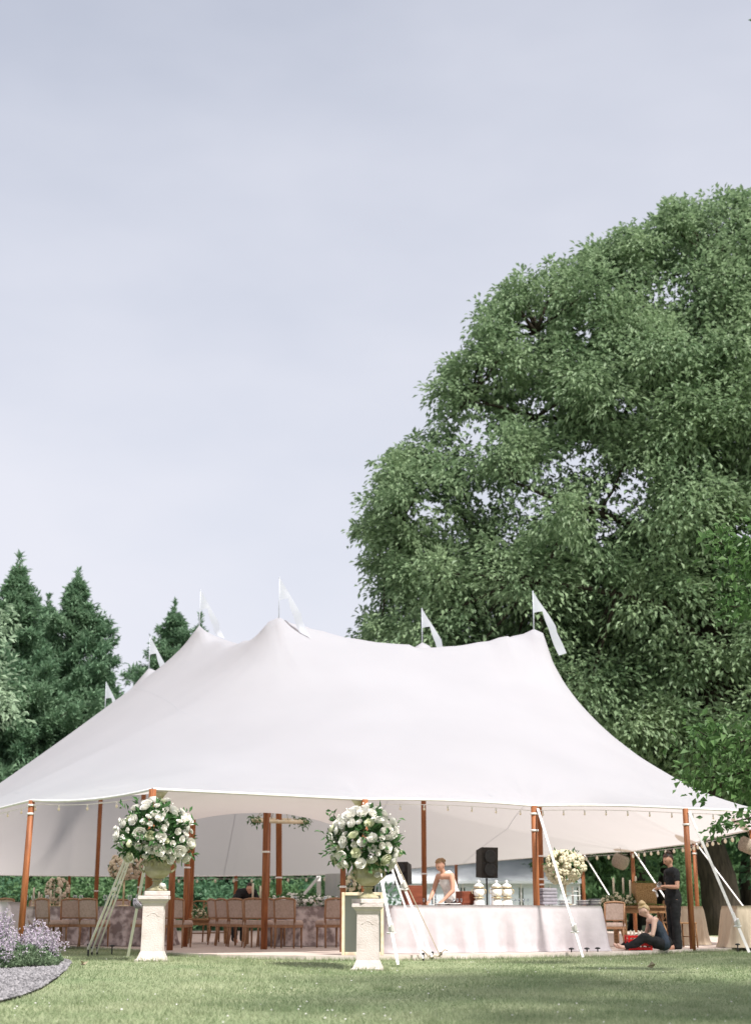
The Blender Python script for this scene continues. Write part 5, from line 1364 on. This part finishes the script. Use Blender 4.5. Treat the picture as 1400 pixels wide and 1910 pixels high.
# ---------------------------------------------------------------- people
def capsule(p0, r0, p1, r1, n=14):
    """closed tapered limb between two joints, elliptical: r = (front-back, sideways)"""
    p0, p1 = Vector(p0), Vector(p1); ax = p1 - p0; L_ = max(ax.length, 1e-4); ax = ax / L_
    sd = Vector((0, 1, 0)); sd = (sd - ax * sd.dot(ax))
    if sd.length < .2: sd = Vector((1, 0, 0)) - ax * ax.x
    sd.normalize(); fr = sd.cross(ax)
    rings = []
    for k in range(5): a = -PI / 2 + PI / 2 * k / 4; rings.append((p0, r0, math.sin(a), math.cos(a)))
    for k in range(5): a = PI / 2 * k / 4; rings.append((p1, r1, math.sin(a), math.cos(a)))
    vs, fs = [], []
    for p, r, s_, c_ in rings:
        c_ = max(c_, .02); e = min(r)
        for q in range(n):
            b = 2 * PI * q / n; vs.append(p + ax * (s_ * e) + fr * (r[0] * c_ * math.cos(b)) + sd * (r[1] * c_ * math.sin(b)))
    for k in range(9):
        for q in range(n): fs.append((k * n + q, k * n + (q + 1) % n, (k + 1) * n + (q + 1) % n, (k + 1) * n + q))
    fs += [tuple(range(n))[::-1], tuple(9 * n + q for q in range(n))]
    return vs, fs
def fuse(mb, voxel, smooth, name='tmp'):
    o = bpy.data.objects.new('tmp', mb.mesh('tmp')); C.objects.link(o); m = o.modifiers.new('r', 'REMESH'); m.mode = 'VOXEL'; m.voxel_size = voxel; m.use_smooth_shade = True
    s = o.modifiers.new('s', 'SMOOTH'); s.iterations = smooth; s.factor = .5
    bpy.context.view_layer.update(); res = bpy.data.meshes.new_from_object(o.evaluated_get(bpy.context.evaluated_depsgraph_get())); bpy.data.objects.remove(o)
    res.name = name; res.materials.clear(); return res
def limbs_mb(nodes, edges):
    mb = MB(); tup = lambda r: tuple(r) if hasattr(r, '__len__') else (r, r)
    for a, b in edges: mb.add(*capsule(nodes[a][0], tup(nodes[a][1]), nodes[b][0], tup(nodes[b][1])))
    return mb
def head_geo(ctr, yaw, pitch, s=1.0):
    """a head that looks along +X before yaw (about Z) and pitch (down positive)"""
    nu, nv = 40, 28; vs = []
    for j in range(nv + 1):
        b = -PI / 2 + PI * j / nv
        for k in range(nu):
            a = 2 * PI * k / nu; x, y, z_ = math.cos(b) * math.cos(a), math.cos(b) * math.sin(a), math.sin(b)
            X_, Y_, Z_ = x * .098, y * .074, z_ * .118
            if Z_ < 0: Y_ *= 1 + Z_ * 3.2; X_ *= (1 + Z_ * 1.5) if X_ > 0 else (1 + Z_ * 3.0)
            if x > 0:
                f = math.exp(-(Y_ / .016) ** 2); X_ += .026 * f * math.exp(-((Z_ + .018) / .022) ** 2) + .008 * f * math.exp(-((Z_ - .008) / .02) ** 2)
                X_ += .010 * math.exp(-(Y_ / .03) ** 2) * math.exp(-((Z_ + .062) / .012) ** 2) + .014 * math.exp(-(Y_ / .025) ** 2) * math.exp(-((Z_ + .10) / .018) ** 2)
                X_ -= .010 * math.exp(-((abs(Y_) - .03) / .014) ** 2) * math.exp(-((Z_ - .004) / .012) ** 2); X_ += .006 * math.exp(-((Z_ - .028) / .012) ** 2)
            vs.append(Vector((X_, Y_, Z_)) * s)
    R = Matrix.Rotation(yaw, 3, 'Z') @ Matrix.Rotation(pitch, 3, 'Y')
    fs = [(j * nu + k, j * nu + (k + 1) % nu, (j + 1) * nu + (k + 1) % nu, (j + 1) * nu + k) for j in range(nv) for k in range(nu)]
    return [R @ v + Vector(ctr) for v in vs], fs, R
def person(label, loc, rz, nodes, edges, head, clothes, mskin, mhair, bun=None, fringe=True, scale=1.0):
    t = thing('person', label, 'person', loc, rz); t.scale = (scale,) * 3
    mb = limbs_mb(nodes, edges); hv, hf, R = head_geo(*head); mb.add(hv, hf)
    for s in (-1, 1):   # ears
        e_ = MB().sphere((0, 0, 0), (.019, .010, .032), 10, 8); mb.add([R @ (Vector(v) + Vector((-.008, s * .073, -.008))) + Vector(head[0]) for v in e_.v], e_.f)
    obj('body', fuse(mb, .0085, 3, 'body'), mskin, t)
    hc = Vector(head[0])
    for s in (-1, 1): MB().sphere(hc + R @ Vector((.083, s * .030, .004)), (.009, .011, .006), 8, 6).build('eye', m_eye, t)
    MB().sphere(hc + R @ Vector((.083, 0, -.060)), (.008, .020, .006), 8, 6).build('mouth', m_lips, t)
    mb = MB(); hv2, hf2, _ = head_geo((0, 0, 0), 0, 0, 1.0)   # hair: a shell over the skull behind the hairline
    keep = lambda v: (v.z > .052 - max(0, -v.x) * 1.6) if v.x < .05 else v.z > .068
    vs2 = [Vector((v.x * 1.10 - .004, v.y * 1.14, v.z * 1.09 + .004)) for v in hv2]
    ff = [f for f in hf2 if all(keep(hv2[i]) for i in f)]
    used = sorted({i for f in ff for i in f}); ix = {q: n_ for n_, q in enumerate(used)}
    mb.add([hc + R @ vs2[i] for i in used], [tuple(ix[i] for i in f) for f in ff], True)
    h = mb.build('hair', mhair, t)
    if bun is not None:
        bmx = MB()
        for k in range(5): a = k * 1.3; bmx.sphere(hc + R @ (Vector(bun[:3]) + Vector((.02 * math.cos(a), .02 * math.sin(a), .012 * math.sin(2 * a)))), (bun[3], bun[3], bun[3] * .85), 10, 7)
        bmx.build('hair_bun', mhair, h)
    for nm, nd, ed, rt, mm in clothes:
        cl_ = fuse(limbs_mb(nd, ed), .012, 4, nm)
        for v in cl_.vertices:      # soft folds
            p_ = v.co; f_ = mnoise.noise(Vector((p_.x * 9, p_.y * 9, p_.z * 14))) * .010 + mnoise.noise(Vector((p_.x * 22 + 5, p_.y * 22, p_.z * 26))) * .005
            v.co = p_ + v.normal * f_
        obj(nm, cl_, mm, t)
    return t
def hand(nd, ed, wname, w, d, up, side, s=1.0):
    """palm and five bent fingers from a wrist: d forward, up back-of-hand, side towards the thumb"""
    w, d, up, side = Vector(w), Vector(d).normalized(), Vector(up).normalized(), Vector(side).normalized()
    pc = w + d * .055 * s; nd[wname + 'p'] = (pc, (.017 * s, .034 * s)); ed.append((wname, wname + 'p'))
    for i, (o_, ln) in enumerate(((.026, .070), (.009, .080), (-.009, .074), (-.026, .058))):
        a = w + d * .095 * s + side * o_ * s; b = a + d * ln * .5 * s - up * .012 * s; c = b + d * ln * .33 * s - up * .035 * s
        for q, (p_, r_) in enumerate(((a, .0105), (b, .009), (c, .0075))): nd[f'{wname}f{i}{q}'] = (p_, r_ * s)
        ed += [(wname + 'p', f'{wname}f{i}0'), (f'{wname}f{i}0', f'{wname}f{i}1'), (f'{wname}f{i}1', f'{wname}f{i}2')]
    a = w + d * .035 * s + side * .034 * s; b = a + d * .04 * s + side * .018 * s - up * .012 * s
    nd[wname + 't0'] = (a, .012 * s); nd[wname + 't1'] = (b, .0095 * s); ed += [(wname + 'p', wname + 't0'), (wname + 't0', wname + 't1')]

def sub(nd, names, grow, **over):
    r = {}
    for k in names:
        p_, q = nd[k]; q = q if hasattr(q, '__len__') else (q, q); r[k] = (over.get(k, (p_,))[0], (q[0] + grow, q[1] + grow))
    return r
V3 = Vector
# --- standing person in black
nd = {'pelvis': (V3((0, 0, .95)), (.125, .155)), 'waist': (V3((.0, 0, 1.08)), (.095, .125)), 'chest': (V3((-.005, 0, 1.26)), (.110, .150)), 'upper': (V3((.0, 0, 1.37)), (.085, .12)), 'neck': (V3((.015, 0, 1.45)), .048), 'nape': (V3((.035, 0, 1.52)), .046)}
ed = [('pelvis', 'waist'), ('waist', 'chest'), ('chest', 'upper'), ('upper', 'neck'), ('neck', 'nape')]
for s, n_ in ((1, 'l'), (-1, 'r')):
    el = V3((.03 if s > 0 else -.01, s * .25, 1.10)); wr = V3((.235, s * (.10 if s > 0 else .09), 1.10 + .02 * s))
    nd[n_ + 'sh'] = (V3((.0, s * .165, 1.375)), .056); nd[n_ + 'ua'] = (V3((.005, s * .21, 1.24)), .046); nd[n_ + 'el'] = (el, .038); nd[n_ + 'fa'] = (el.lerp(wr, .4), .038); nd[n_ + 'w'] = (wr, .024)
    ed += [('upper', n_ + 'sh'), (n_ + 'sh', n_ + 'ua'), (n_ + 'ua', n_ + 'el'), (n_ + 'el', n_ + 'fa'), (n_ + 'fa', n_ + 'w')]
    hand(nd, ed, n_ + 'w', wr, (1, -s * .35, -.15), (.1, s * .3, 1), (.2, -s, .25), .95)
    nd[n_ + 'hp'] = (V3((0, s * .085, .86)), .095); nd[n_ + 'kn'] = (V3((.02, s * .09, .49)), .058); nd[n_ + 'ca'] = (V3((-.01, s * .09, .33)), .054); nd[n_ + 'an'] = (V3((-.015, s * .09, .085)), .036); nd[n_ + 'ft'] = (V3((.10, s * .10, .035)), (.042, .030)); nd[n_ + 'to'] = (V3((.165, s * .105, .025)), (.036, .02))
    ed += [('pelvis', n_ + 'hp'), (n_ + 'hp', n_ + 'kn'), (n_ + 'kn', n_ + 'ca'), (n_ + 'ca', n_ + 'an'), (n_ + 'an', n_ + 'ft'), (n_ + 'ft', n_ + 'to')]
shirt = sub(nd, ['pelvis', 'waist', 'chest', 'upper', 'lsh', 'lua', 'rsh', 'rua'], .016); shirt['pelvis'] = (V3((0, 0, .95)), (.150, .180)); shirt['hem'] = (V3((0, 0, .86)), (.152, .184)); shirt['coll'] = (V3((.006, 0, 1.425)), (.062, .068))
she = [('upper', 'coll'), ('hem', 'pelvis'), ('pelvis', 'waist'), ('waist', 'chest'), ('chest', 'upper'), ('upper', 'lsh'), ('lsh', 'lua'), ('upper', 'rsh'), ('rsh', 'rua')]
tro = {'pelvis': (V3((0, 0, .95)), (.138, .165))}
tre = []
for s, n_ in ((1, 'l'), (-1, 'r')):
    tro[n_ + 'hp'] = (V3((0, s * .080, .84)), .108); tro[n_ + 'kn'] = (V3((.015, s * .09, .49)), .082); tro[n_ + 'ca'] = (V3((.0, s * .09, .28)), .084); tro[n_ + 'cu'] = (V3((.005, s * .09, .06)), .090)
    tre += [('pelvis', n_ + 'hp'), (n_ + 'hp', n_ + 'kn'), (n_ + 'kn', n_ + 'ca'), (n_ + 'ca', n_ + 'cu')]
wx = xat(1259, 28.0)
w1 = person('standing person in black tee and trousers polishing a glass', (wx, 28.0, .002), math.radians(196), nd, ed, ((.055, 0, 1.595), .0, .42, .98), [('shirt', shirt, she, 'pelvis', m_blackcloth), ('trousers', tro, tre, 'pelvis', m_blackcloth)], m_skin, m_hairdark, (-.055, 0, .115, .040))
mb = MB(); mb.box((-.0, 0, 0), (.05, .135, .035), bevel=.012)
o = mb.build('sunglasses', m_black, [c for c in w1.children if c.name.startswith('hair')][0], V3((.085, 0, 1.69)), (0, .3, 0))
gx = Matrix.Rotation(math.radians(196), 3, 'Z') @ V3((.36, .01, 1.055)) + V3((wx, 28.0, 0))
o = obj('held_glass', wg, None, None, gx, (.9, .5, 0)); o.scale = (1.1, 1.1, 1.1); tag(o, 'wine glass held by the standing person in black', 'glass')
mb = MB(); vs = [(x_ * .16, y_ * .10, -.03 * abs(x_) * 2 + .02 * math.sin(x_ * 9 + y_ * 7)) for x_ in np.linspace(-.5, .5, 6) for y_ in np.linspace(-.5, .5, 5)]
mb.add(vs, [(i * 5 + j, i * 5 + j + 1, i * 5 + j + 6, i * 5 + j + 5) for i in range(5) for j in range(4)], True)
tag(mb.build('polishing_cloth', m_whitecloth, None, gx + V3((.02, -.02, -.04)), (.4, .9, .3)), 'white cloth crumpled in the hands of the standing person', 'cloth')

# --- seated person with the red crate
nd = {'pelvis': (V3((0, 0, .125)), (.125, .165)), 'waist': (V3((.035, 0, .26)), (.10, .128)), 'chest': (V3((.115, 0, .42)), (.108, .148)), 'upper': (V3((.18, 0, .515)), (.08, .12)), 'neck': (V3((.235, 0, .575)), .047), 'nape': (V3((.275, 0, .615)), .045)}
ed = [('pelvis', 'waist'), ('waist', 'chest'), ('chest', 'upper'), ('upper', 'neck'), ('neck', 'nape')]
for s, n_ in ((1, 'l'), (-1, 'r')):
    el = V3((.25, s * .235, .27)); wr = V3((.43, s * .12 - .02, .245))
    nd[n_ + 'sh'] = (V3((.19, s * .165, .515)), .054); nd[n_ + 'ua'] = (V3((.21, s * .205, .40)), .045); nd[n_ + 'el'] = (el, .038); nd[n_ + 'fa'] = (el.lerp(wr, .4), .038); nd[n_ + 'w'] = (wr, .025)
    ed += [('upper', n_ + 'sh'), (n_ + 'sh', n_ + 'ua'), (n_ + 'ua', n_ + 'el'), (n_ + 'el', n_ + 'fa'), (n_ + 'fa', n_ + 'w')]
    hand(nd, ed, n_ + 'w', wr, (1, -s * .2, -.25), (.2, 0, 1), (.1, -s, .2), .95)
    kz = .20 if s > 0 else .17
    nd[n_ + 'hp'] = (V3((.10, s * .10, .12)), .095); nd[n_ + 'kn'] = (V3((.40, s * .22, kz + .03)), .062); nd[n_ + 'ca'] = (V3((.53, s * .19, .13)), .056); nd[n_ + 'an'] = (V3((.73, s * .12, .05)), .036); nd[n_ + 'ft'] = (V3((.81, s * .13, .06)), .034); nd[n_ + 'to'] = (V3((.86, s * .14, .10)), .026)
    ed += [('pelvis', n_ + 'hp'), (n_ + 'hp', n_ + 'kn'), (n_ + 'kn', n_ + 'ca'), (n_ + 'ca', n_ + 'an'), (n_ + 'an', n_ + 'ft'), (n_ + 'ft', n_ + 'to')]
top_ = sub(nd, ['pelvis', 'waist', 'chest'], .014); top_['bust'] = (V3((.145, 0, .465)), (.105, .14)); top_['sl'] = (V3((.185, .085, .575)), .022); top_['sr'] = (V3((.185, -.085, .575)), .022); top_['bl'] = (V3((.085, .075, .49)), .03); top_['br'] = (V3((.085, -.075, .49)), .03)
tro = {}; tre = []
tro['pelvis'] = (V3((0, 0, .128)), (.136, .172))
for s, n_ in ((1, 'l'), (-1, 'r')):
    for k, g_ in (('hp', .012), ('kn', .020), ('ca', .022)): tro[n_ + k] = (nd[n_ + k][0], nd[n_ + k][1] + g_)
    tro[n_ + 'cu'] = (V3((.69, s * .135, .07)), .060); tro[n_ + 'sh'] = (V3((.95, s * .155, .11)), .045)
    tre += [('pelvis', n_ + 'hp'), (n_ + 'hp', n_ + 'kn'), (n_ + 'kn', n_ + 'ca'), (n_ + 'ca', n_ + 'cu')]
    del tro[n_ + 'sh']
sx = xat(1237, 27.45)
person('blonde seated person in navy tank top reaching into a red crate', (sx, 27.45, .002), math.radians(184), nd, ed, ((.325, 0, .685), .0, .55, .98),
       [('tank_top', top_, [('pelvis', 'waist'), ('waist', 'chest'), ('chest', 'bust'), ('bl', 'sl'), ('br', 'sr')], 'pelvis', m_navy), ('trousers', tro, tre, 'pelvis', m_blackcloth)], m_skinpale, m_hairblonde, (-.03, 0, .125, .052))
for s in (-1, 1):
    mb = MB(); Rz = Matrix.Rotation(math.radians(184), 3, 'Z')
# red crate between the legs
t = thing('crate', 'red plastic crate between the legs of the seated person', 'crate', (sx - .46, 27.40, .004), math.radians(4))
for yy in (-.14, .14):
    for zz in (.03, .10, .17, .235): MB().box((0, yy, zz), (.40, .014, .042), bevel=.004).build('side_slat', m_red, t)
for xx in (-.2, .2):
    for zz in (.03, .10, .17, .235): MB().box((xx, 0, zz), (.014, .265, .042), bevel=.004).build('end_slat', m_red, t)
for xx in (-.2, .2):
    for yy in (-.14, .14): MB().box((xx, yy, .13), (.032, .032, .26), bevel=.005).build('corner_post', m_red, t)
MB().box((0, 0, .012), (.38, .26, .015)).build('bottom', m_red, t)
MB().box((0, -.149, .14), (.16, .006, .09)).build('side_panel', m_red, t)
for k in range(4): tag(obj('crate_bottle', cd, m_plate, None, (sx - .58 + .07 * k, 27.46 + .04 * (k % 2), .03)), 'white candle standing in the red crate', 'candle', 'candles in the red crate')

# --- person bending over the bar
nd = {'pelvis': (V3((-.08, 0, .93)), (.125, .155)), 'waist': (V3((-.04, 0, 1.05)), (.10, .13)), 'chest': (V3((.045, 0, 1.195)), (.112, .15)), 'upper': (V3((.10, 0, 1.29)), (.085, .12)), 'neck': (V3((.148, 0, 1.36)), .047), 'nape': (V3((.18, 0, 1.41)), .045)}
ed = [('pelvis', 'waist'), ('waist', 'chest'), ('chest', 'upper'), ('upper', 'neck'), ('neck', 'nape')]
for s, n_ in ((1, 'l'), (-1, 'r')):
    el = V3((.16, s * .245, 1.035)); wr = V3((.33, s * .18, .875))
    nd[n_ + 'sh'] = (V3((.105, s * .168, 1.295)), .056); nd[n_ + 'ua'] = (V3((.13, s * .218, 1.17)), .046); nd[n_ + 'el'] = (el, .038); nd[n_ + 'fa'] = (el.lerp(wr, .4), .037); nd[n_ + 'w'] = (wr, .024)
    ed += [('upper', n_ + 'sh'), (n_ + 'sh', n_ + 'ua'), (n_ + 'ua', n_ + 'el'), (n_ + 'el', n_ + 'fa'), (n_ + 'fa', n_ + 'w')]
    hand(nd, ed, n_ + 'w', wr, (.7, -s * .2, -.5), (.6, 0, .7), (.1, -s, .1), .95)
    nd[n_ + 'hp'] = (V3((-.10, s * .085, .85)), .095); nd[n_ + 'kn'] = (V3((-.07, s * .09, .49)), .058); nd[n_ + 'an'] = (V3((-.10, s * .09, .085)), .038); nd[n_ + 'ft'] = (V3((.02, s * .10, .035)), (.042, .03)); nd[n_ + 'to'] = (V3((.08, s * .105, .025)), (.036, .02))
    ed += [('pelvis', n_ + 'hp'), (n_ + 'hp', n_ + 'kn'), (n_ + 'kn', n_ + 'an'), (n_ + 'an', n_ + 'ft'), (n_ + 'ft', n_ + 'to')]
top_ = sub(nd, ['pelvis', 'waist', 'chest'], .020); top_['bust'] = (V3((.088, 0, 1.265)), (.106, .134)); top_['sl'] = (V3((.102, .095, 1.335)), .060); top_['sr'] = (V3((.102, -.095, 1.335)), .060)
tro = {'pelvis': (V3((-.10, 0, .90)), (.137, .166))}; tre = []
for s, n_ in ((1, 'l'), (-1, 'r')):
    tro[n_ + 'hp'] = (V3((-.10, s * .085, .82)), .105); tro[n_ + 'kn'] = (V3((-.07, s * .09, .49)), .072); tro[n_ + 'cu'] = (V3((-.10, s * .09, .10)), .055); tre += [('pelvis', n_ + 'hp'), (n_ + 'hp', n_ + 'kn'), (n_ + 'kn', n_ + 'cu')]
Yw = bar(839, 1.04).y; bxw = xat(839, Yw)
person('person in white sleeveless top bending over the bar', (bxw, Yw, .002), math.radians(222), nd, ed, ((.222, 0, 1.485), .0, .50, .98),
       [('top', top_, [('pelvis', 'waist'), ('waist', 'chest'), ('chest', 'bust'), ('bust', 'sl'), ('bust', 'sr')], 'pelvis', m_whitecloth), ('trousers', tro, tre, 'pelvis', m_blackcloth)], m_skin, m_hairbrown, (-.085, 0, .05, .042), scale=.99)

# --- far waiter in dark clothes, bent forward
nd = {'pelvis': (V3((-.12, 0, .92)), (.13, .16)), 'waist': (V3((.0, 0, .98)), (.11, .14)), 'chest': (V3((.17, 0, 1.04)), (.12, .16)), 'upper': (V3((.27, 0, 1.07)), (.09, .13)), 'neck': (V3((.34, 0, 1.10)), .052), 'nape': (V3((.38, 0, 1.12)), .05)}
ed = [('pelvis', 'waist'), ('waist', 'chest'), ('chest', 'upper'), ('upper', 'neck'), ('neck', 'nape')]
for s, n_ in ((1, 'l'), (-1, 'r')):
    el = V3((.33, s * .25, .87)); wr = V3((.50, s * .16, .83))
    nd[n_ + 'sh'] = (V3((.27, s * .18, 1.07)), .06); nd[n_ + 'el'] = (el, .042); nd[n_ + 'w'] = (wr, .027); ed += [('upper', n_ + 'sh'), (n_ + 'sh', n_ + 'el'), (n_ + 'el', n_ + 'w')]
    hand(nd, ed, n_ + 'w', wr, (1, -s * .2, -.2), (.2, 0, 1), (.1, -s, .1), 1.0)
    nd[n_ + 'hp'] = (V3((-.12, s * .09, .85)), .1); nd[n_ + 'kn'] = (V3((-.10, s * .1, .49)), .062); nd[n_ + 'an'] = (V3((-.14, s * .1, .085)), .04); nd[n_ + 'ft'] = (V3((-.02, s * .11, .035)), (.045, .03)); nd[n_ + 'to'] = (V3((.06, s * .115, .025)), (.036, .02))
    ed += [('pelvis', n_ + 'hp'), (n_ + 'hp', n_ + 'kn'), (n_ + 'kn', n_ + 'an'), (n_ + 'an', n_ + 'ft'), (n_ + 'ft', n_ + 'to')]
sh_ = sub(nd, ['pelvis', 'waist', 'chest', 'upper', 'lsh', 'lel', 'rsh', 'rel'], .016)
tro = {'pelvis': (V3((-.12, 0, .92)), (.14, .17))}; tre = []
for s, n_ in ((1, 'l'), (-1, 'r')):
    tro[n_ + 'hp'] = (V3((-.12, s * .09, .82)), .11); tro[n_ + 'kn'] = (V3((-.10, s * .1, .49)), .078); tro[n_ + 'cu'] = (V3((-.14, s * .1, .08)), .066); tre += [('pelvis', n_ + 'hp'), (n_ + 'hp', n_ + 'kn'), (n_ + 'kn', n_ + 'cu')]
person('bent over waiter in dark clothes behind the brown chairs', (xat(449, 33.8), 33.8, .002), math.radians(-62), nd, ed, ((.45, 0, 1.15), .0, .3, 1.0),
       [('shirt', sh_, [('pelvis', 'waist'), ('waist', 'chest'), ('chest', 'upper'), ('upper', 'lsh'), ('lsh', 'lel'), ('upper', 'rsh'), ('rsh', 'rel')], 'pelvis', m_blackcloth), ('trousers', tro, tre, 'pelvis', m_blackcloth)], m_skin, m_hairdark, None)
